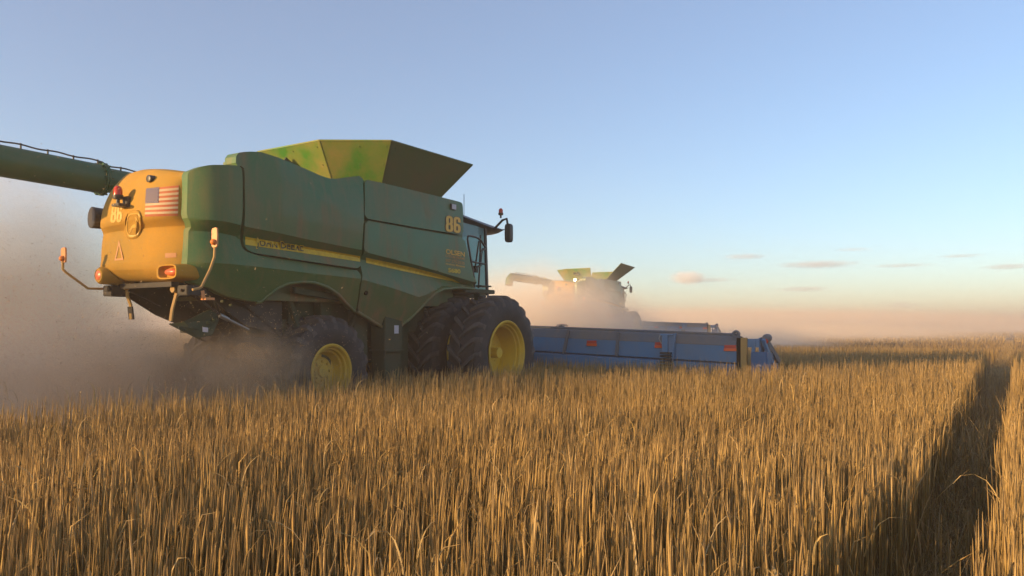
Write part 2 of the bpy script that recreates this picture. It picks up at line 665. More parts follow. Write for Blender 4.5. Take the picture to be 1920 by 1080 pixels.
for pts_ in ([(482, 565), (490, 565.5), (503, 554), (521, 540), (541, 531), (566, 527.5), (590, 529), (615, 537.5), (635, 551), (650, 567.5), (666, 583.5)],
             [(671, 584), (690, 595.5), (715, 611.5), (735, 616.5), (752, 611), (771, 596), (791, 576), (806, 560), (818, 549), (834, 541.5), (860, 539), (890, 541)]):
    b = MB()
    ps_ = [Vector(onside(x, y)) + Vector((0, 0.012, -0.004)) for x, y in pts_]
    b.tube(ps_, 0.024, 10)
    b.build("fender_lip", M['green'], rp if pts_[0][0] < 600 else lp, smooth=60)

# inner body behind the panels (dark) and the top decks
b = MB()
b.box((8.75, 9.5, 2.35), (4.6, 2.16, 1.1), mi=0)
b.box((7.35, 9.55, 3.05), (2.1, 2.2, 0.75), mi=0)
b.box((9.75, 9.5, 3.15), (2.7, 2.5, 0.84), mi=0)
b.box((6.15, 9.1, 2.55), (0.7, 1.1, 1.2), mi=1)
b.build("inner_body", [M['green'], M['gap']], comb)
b = MB()
b.box((9.15, 9.5, 1.62), (3.3, 1.7, 0.36))
b.box((9.5, 9.5, 1.15), (2.0, 1.0, 0.6))
b.bar((6.9, 8.75, 1.45), (11.2, 8.75, 1.45), 0.12, 0.2)
b.bar((6.9, 10.25, 1.45), (11.2, 10.25, 1.45), 0.12, 0.2)
b.bar((7.95, 8.5, 0.82), (7.95, 10.5, 0.82), 0.26, 0.24)
b.bar((11.2, 7.9, 1.02), (11.2, 11.2, 1.02), 0.34, 0.36)
b.box((8.05, 8.55, 1.3), (0.2, 0.16, 1.0))
b.bar((7.3, 8.32, 1.95), (8.6, 8.32, 1.83), 0.06, 0.09)
b.bar((7.35, 8.5, 1.9), (7.7, 8.5, 1.0), 0.07, 0.07)
b.bar((8.3, 8.5, 1.0), (8.75, 8.5, 1.75), 0.06, 0.06)
b.box((8.78, 8.55, 1.35), (0.3, 0.14, 1.0))
b.build("chassis", M['frame'], comb, bevel=0.008)
b = MB()
b.box((9.3, 8.42, 1.42), (0.42, 0.30, 0.70))
b.box((9.3, 8.42, 0.72), (0.40, 0.28, 0.72))
b.box((9.3, 8.40, 1.06), (0.50, 0.36, 0.04))
b.box((9.75, 8.75, 1.0), (0.7, 0.2, 1.3))
post = b.build("tool_box", M['frame'], comb, bevel=0.012)
b = MB()
b.box((9.36, 8.266, 1.40), (0.10, 0.006, 0.13))
st_ = b.build("warning_sticker", M['sticker'], post)

# ---- rear hood
HY_R, HY_L = 8.42, 9.92
lev = [  # (left px, left py, right px, right py, push towards the rear)
    (214, 531, 354, 531, -0.10), (206, 525, 349, 522, -0.03), (193, 508, 348, 505, 0.02), (192.5, 498, 348.6, 488, 0.035), (193, 490, 349, 480, 0.0), (193, 470, 351, 460, 0.0),
    (195, 448, 355, 436, -0.005), (197, 441, 357, 424, -0.01), (198, 432, 352, 411, 0.075), (199.5, 425, 350, 405, 0.095), (203, 400, 348, 385, 0.09), (207, 384, 347.5, 370, 0.075),
    (213, 365, 347, 352, 0.05), (220, 349, 347, 338, 0.02), (228, 336, 347, 329, -0.03), (238, 326, 347, 324, -0.07), (249, 319.5, 347, 321.5, -0.14)]
NC = 40
rows = []
for (lx, ly, rx, ry, push) in lev:
    yl = HY_L - (0.10 if ly < 340 else 0)
    Lp = Vector(PY(lx, ly, yl))
    Rp = Vector(PY(rx, ry, HY_R + 0.02))
    row = []
    # left cheek running forward
    for k, dxx in ((0, 1.3), (1, 0.5), (2, 0.16)):
        row.append(Lp + Vector((dxx, 0.10 + 0.10 * dxx, 0)))
    for k in range(NC + 1):
        t = k / NC
        p = Lp.lerp(Rp, t)
        bow = 0.15 * (1 - abs(2 * t - 1) ** 3.2) + push * (1 - abs(2 * t - 1) ** 12)
        # rounded left shoulder
        row.append(p + Vector((-bow, 0.05 * (1 - t) ** 6, (0.035 * math.sin(math.pi * (1 - t)) if ly < 330 else 0))))
    # right cheek
    row.append(Rp + Vector((0.05, -0.005, 0)))
    row.append(Rp + Vector((0.16, 0.02, 0)))
    rows.append(row)
top = [(p + Vector((0.45, 0, 0.02 if 3 < i < 43 else 0))) for i, p in enumerate(rows[-1])]
top2 = [(p + Vector((1.1, 0, -0.05))) for p in rows[-1]]
rows += [top, top2]
# recessed emblem niche is left as a raised pad below; bottom lip turns under
bot = [p + Vector((0.22, 0, 0.03)) for p in rows[0]]
rows = [bot] + rows
b = MB()
b.grid([[tuple(p) for p in r] for r in rows])
hood = b.build("rear_hood", M['hood'], comb, smooth=30)
sub = hood.modifiers.new("sub", 'SUBSURF')
sub.levels = 1
sub.render_levels = 1
sol = hood.modifiers.new("sol", 'SOLIDIFY')
sol.thickness = 0.02
sol.offset = -1 if True else 1


def bvh_of(objs):
    dg = bpy.context.evaluated_depsgraph_get()
    dg.update()
    V, Fc = [], []
    for o in objs:
        ev = o.evaluated_get(dg)
        me = ev.to_mesh()
        k = len(V)
        mw = o.matrix_world
        V += [mw @ q.co for q in me.vertices]
        Fc += [[i + k for i in p.vertices] for p in me.polygons]
        ev.to_mesh_clear()
    return BVHTree.FromPolygons(V, Fc)


bpy.context.view_layer.update()
EYE = Vector((0, 0, H))
bvh_hood = bvh_of([hood])
bvh_side = bvh_of([rp, ep, tp, lp])


def cast(bvh, px, py):
    d = ray(px, py).normalized()
    loc, nrm, idx, dist = bvh.ray_cast(EYE, d)
    if loc is None:
        return None, None
    if nrm.dot(d) > 0:
        nrm = -nrm
    return loc, nrm


def quadmap(q):
    bl, br, tr, tl = [Vector(c) for c in q]

    def f(u, v):
        return bl * (1 - u) * (1 - v) + br * u * (1 - v) + tr * u * v + tl * (1 - u) * v
    return f


def decal(name, polys, q, bvh, mats, parent, lift=0.006, gap=0.0025):
    """flat shapes given in a unit square, laid on the panel that square covers. polys: (list of uv, list of faces, material index)"""
    fm = quadmap(q)
    b = MB()
    for uv, faces, mi in polys:
        V = []
        last = None
        for (u, v) in uv:
            p = fm(u, v)
            loc, nrm = cast(bvh, p.x, p.y)
            if loc is None:
                loc, nrm = last if last else (Vector(PY(p.x, p.y, YS)), Vector((0, -1, 0)))
            last = (loc, nrm)
            V.append(tuple(loc + nrm * (lift + gap * mi)))
        b.add(V, faces, mi)
    return b.build(name, mats, parent)


def gridpoly(u0, v0, u1, v1, nu=8, nv=3, mi=0):
    uv = [(u0 + (u1 - u0) * i / nu, v0 + (v1 - v0) * j / nv) for j in range(nv + 1) for i in range(nu + 1)]
    fc = [(j * (nu + 1) + i, j * (nu + 1) + i + 1, (j + 1) * (nu + 1) + i + 1, (j + 1) * (nu + 1) + i) for j in range(nv) for i in range(nu)]
    return (uv, fc, mi)


def textpoly(s, bold=0.0, mi=0, spacing=1.0, shear=0.0, scale=(1, 1), shift=(0, 0), norm=None):
    cu = bpy.data.curves.new("lettering", 'FONT')
    cu.body = s
    cu.offset = bold
    cu.space_character = spacing
    cu.shear = shear
    cu.resolution_u = 3
    ob = bpy.data.objects.new("lettering", cu)
    COL.objects.link(ob)
    dg = bpy.context.evaluated_depsgraph_get()
    me = bpy.data.meshes.new_from_object(ob.evaluated_get(dg))
    V = [(v.co.x, v.co.y) for v in me.vertices]
    Fc = [tuple(p.vertices) for p in me.polygons]
    bpy.data.objects.remove(ob)
    bpy.data.curves.remove(cu)
    bpy.data.meshes.remove(me)
    if norm is None:
        xs = [a for a, _ in V]
        ys = [c for _, c in V]
        norm = (min(xs), min(ys), max(xs), max(ys))
    V = [((a - norm[0]) / (norm[2] - norm[0]), (c - norm[1]) / (norm[3] - norm[1])) for a, c in V]
    return (V, Fc, mi), norm


def digits86(fatness=0.0, mi=0):
    """block numerals 8 and 6 as thick rounded strokes, unit square"""
    uv, fc = [], []

    def stroke(path, w):
        n = len(path)
        o = len(uv)
        for i in range(n):
            p = Vector(path[i])
            t = (Vector(path[min(i + 1, n - 1)]) - Vector(path[max(i - 1, 0)]))
            t = Vector((t.x * 0.8, t.y)).normalized()
            nn = Vector((-t.y / 0.8, t.x))
            uv.append(tuple(p + nn * w))
            uv.append(tuple(p - nn * w))
        for i in range(n - 1):
            fc.append((o + 2 * i, o + 2 * i + 1, o + 2 * i + 3, o + 2 * i + 2))

    def oval(cx, cyy, rx, ry, a0, a1, n=20):
        out = []
        for i in range(n + 1):
            a = R(a0 + (a1 - a0) * i / n)
            c, s = math.cos(a), math.sin(a)
            e = 0.6
            out.append((cx + rx * math.copysign(abs(c) ** e, c), cyy + ry * math.copysign(abs(s) ** e, s)))
        return out
    w = 0.075 + fatness
    stroke(oval(0.23, 0.70, 0.145, 0.21, 0, 360), w)
    stroke(oval(0.23, 0.28, 0.165, 0.21, 0, 360), w)
    stroke(oval(0.77, 0.28, 0.155, 0.21, 0, 360), w)
    stroke([(0.625, 0.3)] + oval(0.77, 0.72, 0.15, 0.19, 180, -8, 16), w)
    return (uv, fc, mi)


# stripes
def stripe(name, top_px, bot_px, bvh, parent, n=40):
    rowsv = []
    for k in range(n + 1):
        t = k / n
        x = top_px[0][0] + (top_px[-1][0] - top_px[0][0]) * t
        y0, y1 = interp(x, top_px), interp(x, bot_px)
        r_ = []
        for j in range(4):
            loc, nrm = cast(bvh, x, y0 + (y1 - y0) * j / 3)
            r_.append(tuple(loc + nrm * 0.005) if loc else None)
        if all(r_):
            rowsv.append(r_)
    b = MB()
    b.grid(rowsv)
    return b.build(name, M['yellow'], parent)


stripe("accent_stripe", [(459.5, 443.5), (560, 460), (675, 480)], [(459.5, 459), (560, 473.5), (675, 491)], bvh_side, ep)
stripe("accent_stripe", [(686, 482.5), (760, 498), (820, 513), (850, 523), (861, 529.5)], [(686, 493), (760, 509.5), (820, 522), (850, 528), (861, 530.5)], bvh_side, lp)
jd, _ = textpoly("JOHN DEERE", 0.014, 0, 1.08)
cap = jd[0]
V2 = []
big, nrm_ = textpoly("JD", 0.012)
# capitals J and D stand a little taller than the rest, as on the machine
jv = [(u, v * 0.86 if True else v) for u, v in jd[0]]
JV = []
for (u, v) in jd[0]:
    JV.append((u, v * 1.0 if (u < 0.085 or 0.47 < u < 0.60) else 0.04 + v * 0.80))
letters_q = [(480, 465.5), (568, 476), (568, 457.5), (480, 446)]
jb, _ = textpoly("JOHN DEERE", 0.055, 0, 1.08)
JB = [(-0.012 + 1.024 * u, (v * 1.16 - 0.08) if (u < 0.10 or 0.46 < u < 0.60) else (v * 0.96 - 0.06)) for u, v in jb[0]]
decal("lettering", [(JB, jb[1], 0), (JV, jd[1], 1)], letters_q, bvh_side, [M['yellow'], M['letterdark']], ep, 0.009, 0.005)
q86 = [(836, 434), (862.5, 437.5), (862.5, 407.5), (836, 403.5)]
decal("fleet_number", [digits86(0.035, 0), digits86(0.0, 1)], q86, bvh_side, [M['rustline'], M['gold']], tp, 0.006)
t_, _ = textpoly("OLSEN", 0.02)
decal("owner_lettering", [t_], [(835.5, 476), (871, 482), (871, 473), (835.5, 466.5)], bvh_side, [M['gold']], lp)
ta_, _ = textpoly("CUSTOM", 0.01)
tb_, _ = textpoly("FARMS", 0.01)
t2_, _ = textpoly("LLC", 0.0)
t3_, _ = textpoly("507 275-3535", 0.012)
t4_, _ = textpoly("Hendricks, Minnesota", 0.01, shear=0.25)
decal("owner_lettering", [ta_], [(834.5, 481.5), (853, 484.8), (853, 480.2), (834.5, 477.2)], bvh_side, [M['goldfaint']], lp)
decal("owner_lettering", [tb_], [(855.5, 485.2), (871.5, 488), (871.5, 483.2), (855.5, 480.6)], bvh_side, [M['goldfaint']], lp)
decal("owner_lettering", [t2_], [(849, 486.7), (857, 488), (857, 485.4), (849, 484.2)], bvh_side, [M['goldfaint']], lp)
decal("owner_lettering", [t3_], [(835, 490.5), (870.5, 497), (870.5, 491.3), (835, 485.2)], bvh_side, [M['goldfaint']], lp)
decal("owner_lettering", [t4_], [(835, 496.5), (871, 502.5), (871, 498), (835, 492.5)], bvh_side, [M['gold']], lp)
t_, _ = textpoly("S680", 0.03)
decal("size_number", [t_], [(840, 510.5), (863, 513.5), (863, 505), (840, 502)], bvh_side, [M['yellow']], lp)

# flag on the hood
fl = []
sx, sy = 0.40, 0.4615
for k in range(13):
    v1 = 1 - k / 13
    v0 = 1 - (k + 1) / 13
    u0 = sx if k < 7 else 0.0
    fl.append(gridpoly(u0, v0, 1, v1, 12, 1, 0 if k % 2 == 0 else 1))
fl.append(gridpoly(0, sy, sx, 1, 6, 5, 2))
for rr in range(9):
    for cc in range(6 if rr % 2 == 0 else 5):
        u = sx * ((cc + 0.5) / 6 if rr % 2 == 0 else (cc + 1.0) / 6)
        v = 1 - (1 - sy) * (rr + 0.6) / 9.2
        pts = []
        for k in range(10):
            a = math.pi / 2 + k * math.pi / 5
            r0 = 0.021 if k % 2 == 0 else 0.009
            pts.append((u + r0 * math.cos(a) * 0.9, v + r0 * math.sin(a) * 1.1))
        pts.append((u, v))
        fl.append((pts, [(k, (k + 1) % 10, 10) for k in range(10)], 3))
decal("flag_decal", fl, [(272, 406), (333.5, 404.5), (335.5, 347.5), (275, 354)], bvh_hood, [M['red'], M['white'], M['navy'], M['white']], hood, 0.004)
decal("fleet_number", [digits86(0.0, 0)], [(207.5, 418), (228, 416), (230, 381), (211, 384)], bvh_hood, [M['emblem']], hood, 0.004)
# emblem: shield outline with a leaping deer, in worn yellow
sh = []


def shield(s, n=28):
    out = []
    for k in range(n):
        a = 2 * math.pi * k / n
        c, q = math.cos(a), math.sin(a)
        out.append((0.5 + s * 0.5 * math.copysign(abs(c) ** 0.55, c), 0.5 + s * 0.5 * math.copysign(abs(q) ** 0.55, q) * (1.0 if q > 0 else 1.0 - 0.18 * abs(c))))
    return out


o1, o2 = shield(0.98), shield(0.86)
sh.append((o1 + o2, [(k, (k + 1) % 28, 28 + (k + 1) % 28, 28 + k) for k in range(28)], 0))
deer = [(0.20, 0.30), (0.27, 0.34), (0.36, 0.44), (0.46, 0.50), (0.60, 0.53), (0.66, 0.60), (0.66, 0.72), (0.58, 0.82), (0.62, 0.84), (0.70, 0.73), (0.74, 0.84), (0.77, 0.84), (0.76, 0.70), (0.84, 0.66), (0.83, 0.62), (0.76, 0.61), (0.74, 0.50),
        (0.72, 0.42), (0.80, 0.36), (0.76, 0.26), (0.73, 0.27), (0.75, 0.35), (0.64, 0.38), (0.50, 0.38), (0.42, 0.36), (0.34, 0.24), (0.22, 0.16), (0.20, 0.19), (0.30, 0.28), (0.32, 0.34), (0.26, 0.29)]
cu_tri = delaunay_2d_cdt([Vector(p) for p in deer], [], [list(range(len(deer)))], 1, 1e-6)
sh.append(([tuple(v) for v in cu_tri[0]], [tuple(f) for f in cu_tri[2]], 0))
pad_q = [(236, 446), (264, 443), (264, 397), (238, 400)]
fm_ = quadmap(pad_q)
b = MB()
rings_ = []
for s_, lift_ in ((1.22, -0.005), (1.12, 0.016), (1.05, 0.020)):
    rr_ = []
    for (u, v) in shield(s_):
        p_ = fm_(u, v)
        loc, nrm = cast(bvh_hood, p_.x, p_.y)
        rr_.append(tuple(loc + nrm * lift_))
    rings_.append(rr_)
b.add([p for r_ in rings_ for p in r_], [(i * 28 + k, i * 28 + (k + 1) % 28, (i + 1) * 28 + (k + 1) % 28, (i + 1) * 28 + k) for i in range(2) for k in range(28)] + [tuple(2 * 28 + k for k in range(28))])
pad = b.build("emblem_pad", M['hood'], hood)
bvh_hood_only = bvh_hood
bvh_hood = bvh_of([hood, pad])
decal("deer_emblem", sh, [(236, 446), (264, 443), (264, 397), (238, 400)], bvh_hood, [M['emblem']], pad, 0.004)
# raised pad the emblem sits on
# warning triangle and small sticker (worn)
tri = [(0.5, 1.0), (0.0, 0.0), (1.0, 0.0), (0.5, 0.74), (0.18, 0.09), (0.82, 0.09)]
decal("warning_triangle", [(tri, [(0, 1, 4, 3), (1, 2, 5, 4), (2, 0, 3, 5)], 0)], [(215, 489), (232, 487.5), (232, 449), (215, 451)], bvh_hood, [M['triangle']], hood, 0.004)
decal("worn_sticker", [gridpoly(0, 0, 1, 1, 4, 2)], [(310, 484), (331, 482.5), (331, 474), (310, 475)], bvh_hood, [M['triangle']], hood, 0.004)
# small lamp high on the hood
loc, nrm = cast(bvh_hood, 285, 336)
b = MB()
b.lathe([(-0.055, 0.0), (-0.055, 0.03), (-0.05, 0.045), (0.03, 0.048), (0.05, 0.04)], tuple(loc), 'x', 18)
b.build("rear_camera", M['black'], hood, smooth=40)

# tail light pods
def tail_pod(cx, cyy, w, h, right=True):
    loc, nrm = cast(bvh_hood, cx, cyy)
    c = Vector(loc) + Vector((-0.075, 0, 0))
    b = MB()
    n = 28

    def ringp(sx_, sz_, dx):
        out = []
        for k in range(n):
            a = 2 * math.pi * k / n
            co, si = math.cos(a), math.sin(a)
            out.append((c.x + dx, c.y + sx_ * math.copysign(abs(co) ** 0.55, co), c.z + sz_ * math.copysign(abs(si) ** 0.55, si)))
        return out
    R_ = [ringp(w * 1.18, h * 1.25, 0.30), ringp(w * 1.12, h * 1.12, 0.05), ringp(w * 1.04, h * 1.04, -0.075), ringp(w, h, -0.09), ringp(w * 0.86, h * 0.80, -0.085), ringp(w * 0.80, h * 0.74, -0.02), ringp(w * 0.72, h * 0.66, 0.0)]
    V = [p for r_ in R_ for p in r_]
    b.add(V, [(i * n + k, i * n + (k + 1) % n, (i + 1) * n + (k + 1) % n, (i + 1) * n + k) for i in range(len(R_) - 1) for k in range(n)] + [tuple((len(R_) - 1) * n + k for k in range(n))])
    pod = b.build("tail_light", M['hood'], comb, smooth=40)
    b = MB()
    prof = [(-0.062, 0.001), (-0.058, 0.5), (-0.04, 0.86), (0.0, 1.0)]
    V = []
    for (dx, s) in prof:
        V += [(c.x + dx, c.y + w * 0.66 * s * math.cos(2 * math.pi * k / n), c.z + h * 0.52 * s * math.sin(2 * math.pi * k / n)) for k in range(n)]
    b.add(V, [(i * n + k, i * n + (k + 1) % n, (i + 1) * n + (k + 1) % n, (i + 1) * n + k) for i in range(3) for k in range(n)])
    b.build("lens", M['taillens'], pod, smooth=50)
    return pod


tail_pod(335, 511, 0.20, 0.090)
lc = Vector(PY(197, 517, 9.72))
b = MB()
b.lathe([(-0.03, 0.001), (-0.03, 0.085), (0.0, 0.11), (0.3, 0.12)], (lc.x - 0.06, lc.y, lc.z), 'x', 24)
pod = b.build("tail_light", M['hood'], comb, smooth=40)
b = MB()
b.lathe([(-0.012, 0.001), (-0.010, 0.04), (0.0, 0.062)], (lc.x - 0.092, lc.y, lc.z), 'x', 20)
b.build("lens", M['taillens'], pod, smooth=40)

# air outlet on the left of the hood
oc = Vector(PY(190, 410, 10.02))
b = MB()
ax = Vector((-0.96, 0.16, 0.03)).normalized()
pts_ = [oc + ax * (-0.35), oc + ax * 0.02, oc + ax * 0.12, oc + ax * 0.125, oc + ax * 0.11, oc + ax * (-0.05)]
b.tube(pts_, [0.135, 0.135, 0.14, 0.125, 0.105, 0.10], 28, cap=True)
b.build("exhaust_outlet", M['black'], comb, smooth=35)

# beacon on the hood
def beacon(name, c, parent, s=1.0, stalk=True):
    b = MB()
    c = Vector(c)
    if stalk:
        b.tube([c + Vector((0, 0, -0.10)) * s, c + Vector((0, 0, -0.02)) * s], 0.022 * s, 10)
    b.lathe([(-0.03 * s, 0.001), (-0.03 * s, 0.055 * s), (0.0, 0.062 * s), (0.02 * s, 0.062 * s), (0.022 * s, 0.05 * s)], c, 'z', 20)
    o = b.build(name, M['black'], parent, smooth=40)
    b = MB()
    b.lathe([(0.02 * s, 0.052 * s), (0.08 * s, 0.052 * s), (0.115 * s, 0.04 * s), (0.132 * s, 0.02 * s), (0.136 * s, 0.001)], c, 'z', 20)
    b.build("lens", M['beacon'], o, smooth=50)
    return o


loc, nrm = cast(bvh_hood, 239, 374)
bk = beacon("beacon_light", loc + Vector((-0.11, 0.02, 0.02)), comb, 1.0)
b = MB()
b.box(loc + Vector((-0.06, 0.0, -0.085)), (0.2, 0.16, 0.035))
b.box(loc + Vector((-0.02, -0.02, -0.03)), (0.06, 0.10, 0.12))
b.build("bracket", M['black'], bk, bevel=0.006)

# ---- engine deck hump behind hood + top rails
b = MB()
p0, p1 = onside(446, 288), onside(486, 285)
b.box((p0[0] + 0.55, 8.36, p0[2] - 0.28), (1.0, 0.28, 0.5))
b.box((p0[0] + 0.45, 8.5, p0[2] - 0.36), (0.9, 0.2, 0.5))
b.build("engine_deck", M['green'], comb, bevel=0.03, smooth=40)

# ---- grain tank extension
def hopper(parent, open_corner=False):
    root = MB()
    # coaming round the tank mouth
    root.bar((8.6, 8.33, 3.6), (11.0, 8.33, 3.6), 0.06, 0.14)
    root.bar((8.6, 10.67, 3.6), (11.0, 10.67, 3.6), 0.06, 0.14)
    root.bar((8.6, 8.33, 3.6), (8.6, 10.67, 3.6), 0.06, 0.14)
    root.bar((11.0, 8.33, 3.6), (11.0, 10.67, 3.6), 0.06, 0.14)
    r_ = root.build("grain_tank_extension", M['hoppershade'], parent)
    zt, zb = 4.26, 3.62
    e = 0.5 if open_corner else 0.0
    rt0, rt1, rb0, rb1 = (8.22, 8.80), (8.22, 10.20), (8.62, 8.9), (8.62, 10.1)
    st0, st1, sb0, sb1 = (8.83, 7.9), (10.92, 7.9), (9.04, 8.30), (10.46, 8.30)
    if open_corner:
        st0, st1 = (9.0, 7.35), (10.95, 7.35)
    lt0, lt1, lb0, lb1 = (8.83, 11.1), (10.92, 11.1), (9.04, 10.70), (10.46, 10.70)
    ft0, ft1, fb0, fb1 = (11.5, 8.80), (11.5, 10.20), (10.9, 8.9), (10.9, 10.1)

    def flap(name, a, b_, c, d, zta, ztb, mat):
        q = MB()
        q.slab([(a[0], a[1], zta), (b_[0], b_[1], ztb), (d[0], d[1], zb), (c[0], c[1], zb)], 0.014)
        A, B_, C, D = [Vector(v) for v in ((a[0], a[1], zta), (b_[0], b_[1], ztb), (d[0], d[1], zb), (c[0], c[1], zb))]
        q.bar(A, B_, 0.02, 0.022)
        q.bar(A, D, 0.018, 0.024)
        for t in (0.12, 0.5, 0.88):
            for u in (0.06, 0.45):
                P = A.lerp(B_, u).lerp(D.lerp(C, u), t)
                nrm = (B_ - A).cross(D - A).normalized()
                q.tube([P - nrm * 0.016, P + nrm * 0.016], 0.012, 8)
        return q.build(name, mat, r_)
    flap("tank_flap", rt0, rt1, rb0, rb1, zt, zt, M['hopper'])
    if not open_corner:
        flap("tank_flap", st0, rt0, sb0, rb0, zt, zt, M['hopper'])
        flap("tank_flap", st1, ft0, sb1, fb0, zt, zt, M['hoppershade'])
    flap("tank_flap", st0, st1, sb0, sb1, zt + 0.25 * (1 if open_corner else 0), zt + 0.15 * (1 if open_corner else 0), M['hoppershade'])
    flap("tank_flap", lt0, rt1, lb0, rb1, zt, zt, M['hopper'])
    flap("tank_flap", lt0, lt1, lb0, lb1, zt, zt, M['hopper'])
    flap("tank_flap", ft0, ft1, fb0, fb1, zt, zt, M['hopper'])
    # latch bracket on the rear flap and hinge lugs under the side flap
    q = MB()
    for yy in (9.55, 9.78):
        q.bar((8.33, yy, 3.98), (8.20, yy, 4.05), 0.03, 0.10)
    q.bar((8.28, 9.50, 3.95), (8.28, 9.83, 3.95), 0.05, 0.06)
    q.build("latch_bracket", M['frame'], r_)
    for xx in (9.15, 9.75, 10.3):
        q = MB()
        q.box((xx, 8.27, 3.62), (0.06, 0.05, 0.09))
        q.build("hinge", M['frame'], r_)
    return r_


hop = hopper(comb)

# ---- unloading auger folded back along the left side
b = MB()
A0, A1, A2 = Vector((7.6, 10.86, 3.50)), Vector((6.06, 10.90, 3.545)), Vector((3.9, 10.95, 3.60))
b.tube([A0, A1 + Vector((0.03, 0, 0))], 0.175, 28)
b.tube([A1, A2, A2 + Vector((-0.25, 0, -0.02)), A2 + Vector((-0.45, 0, -0.16)), A2 + Vector((-0.52, 0, -0.42))], [0.205, 0.205, 0.21, 0.20, 0.19], 28)
b.tube([(A1 + Vector((0.9, 0, 0))), (A1 + Vector((0.93, 0, 0)))], 0.20, 28)
aug = b.build("unloading_auger", M['auger'], comb, smooth=40)
b = MB()
n = 30
for xx, rr in ((6.04, 0.235), (6.075, 0.235)):
    b.tube([Vector((xx - 0.012, 10.90, 3.546)), Vector((xx + 0.012, 10.90, 3.546))], rr, 32)
for k in range(14):
    a = 2 * math.pi * k / 14
    b.tube([Vector((6.0, 10.90 + 0.222 * math.cos(a), 3.546 + 0.222 * math.sin(a))), Vector((6.12, 10.90 + 0.222 * math.cos(a), 3.546 + 0.222 * math.sin(a)))], 0.012, 8)
b.build("flange", M['auger'], aug, smooth=40)
b = MB()
cab_ = []
for k in range(50):
    x = 3.9 + (7.2 - 3.9) * k / 49
    top_ = 3.60 + 0.205 - (x - 3.9) * 0.025
    if x > 6.1:
        top_ -= 0.04
    cab_.append((x, 10.86, top_ + 0.035 + 0.008 * math.sin(k * 0.9)))
b.tube(cab_, 0.011, 8)
for k in range(1, 49, 5):
    x, y, z = cab_[k]
    b.tube([(x, y, z + 0.015), (x, y, z - 0.06)], 0.012, 8)
b.build("cable", M['black'], aug, smooth=60)

# ---- cab
b = MB()
b.box((11.75, 9.5, 2.05), (1.2, 1.7, 0.10))
b.box((11.30, 9.5, 2.6), (0.10, 1.75, 1.9))
cabo = b.build("cab", M['frame'], comb, bevel=0.01)
b = MB()
yR, yL = 8.62, 10.38
roofp = []
prof = [(11.12, 3.42, 3.62), (11.5, 3.36, 3.62), (12.0, 3.30, 3.565), (12.5, 3.26, 3.52), (12.95, 3.30, 3.46), (13.08, 3.38, 3.43)]
rows_t, rows_b = [], []
for x, zb_, zt_ in prof:
    r1_, r2_ = [], []
    for k in range(13):
        t = k / 12
        y = yR - 0.10 + (yL - yR + 0.20) * t
        ed = (1 - abs(2 * t - 1) ** 6)
        r1_.append((x - 0.10 * abs(2 * t - 1) ** 3 * (1 if x > 12.4 else 0), y, zb_ + (zt_ - zb_) * (0.45 + 0.55 * ed)))
        r2_.append((x - 0.10 * abs(2 * t - 1) ** 3 * (1 if x > 12.4 else 0), y, zb_ + (zt_ - zb_) * (0.45 - 0.45 * ed)))
    rows_t.append(r1_)
    rows_b.append(r2_)
b.grid(rows_t)
b.grid(rows_b)
b.add(rows_t[-1] + rows_b[-1], [(k, k + 1, 13 + k + 1, 13 + k) for k in range(12)])
b.add(rows_t[0] + rows_b[0], [(k, k + 1, 13 + k + 1, 13 + k) for k in range(12)])
b.build("roof", M['black'], cabo, smooth=40)
b = MB()
for y in (yR, yL):
    b.slab([(11.38, y, 2.12), (12.35, y, 2.12), (12.28, y, 3.36), (11.38, y, 3.40)], 0.012)
b.slab([(12.42, yR + .04, 2.1), (12.42, yL - .04, 2.1), (12.33, yL - .04, 3.32), (12.33, yR + .04, 3.32)], 0.012)
b.build("window", M['glass'], cabo)
b = MB()
for y in (yR - 0.004, yL + 0.004):
    for p_, q_, w_ in (((12.40, y, 2.05), (12.32, y, 3.38), 0.05), ((11.36, y, 2.05), (11.36, y, 3.42), 0.06)):
        b = MB()
        b.bar(p_, q_, w_, w_)
        b.build("pillar", M['black'], cabo)
b = MB()
b.box((11.75, 9.5, 2.55), (0.16, 0.5, 0.75))
b.box((11.95, 9.5, 2.25), (0.5, 0.5, 0.14))
b.build("seat", M['dark'], cabo, bevel=0.03)
# mirror and roof beacon
mc = Vector(PY(954, 437, 8.30))
arm0 = Vector(PY(942, 413, 8.42))
b = MB()
b.tube([Vector((12.6, 8.60, 3.36)), arm0, Vector(PY(950, 410, 8.32)), Vector(PY(952, 421, 8.30))], 0.024, 10)
marm = b.build("mirror_arm", M['black'], cabo, smooth=40)
b = MB()
n = 24
V = []
for dx, s in ((-0.055, 0.7), (-0.05, 0.92), (-0.01, 1.0), (0.05, 0.95), (0.06, 0.8)):
    for k in range(n):
        a = 2 * math.pi * k / n
        co, si = math.cos(a), math.sin(a)
        V.append((mc.x + dx, mc.y + 0.072 * s * math.copysign(abs(co) ** 0.5, co), mc.z + 0.185 * (0.4 + 0.6 * s) * math.copysign(abs(si) ** 0.4, si)))
b.add(V, [(i * n + k, i * n + (k + 1) % n, (i + 1) * n + (k + 1) % n, (i + 1) * n + k) for i in range(4) for k in range(n)] + [tuple(range(n)), tuple(4 * n + k for k in range(n))])
b.build("mirror", M['mirrorback'], marm, smooth=45)
bc = Vector(PY(939, 401, 8.42))
beacon("beacon_light", bc + Vector((0, 0, -0.0)), comb, 0.82)
b = MB()
ax_ = Vector(PY(870, 376, 8.7))
b.tube([ax_ + Vector((0, 0, -0.3)), ax_ + Vector((0, 0, 0.12))], 0.006, 6)
b.build("antenna", M['black'], cabo)

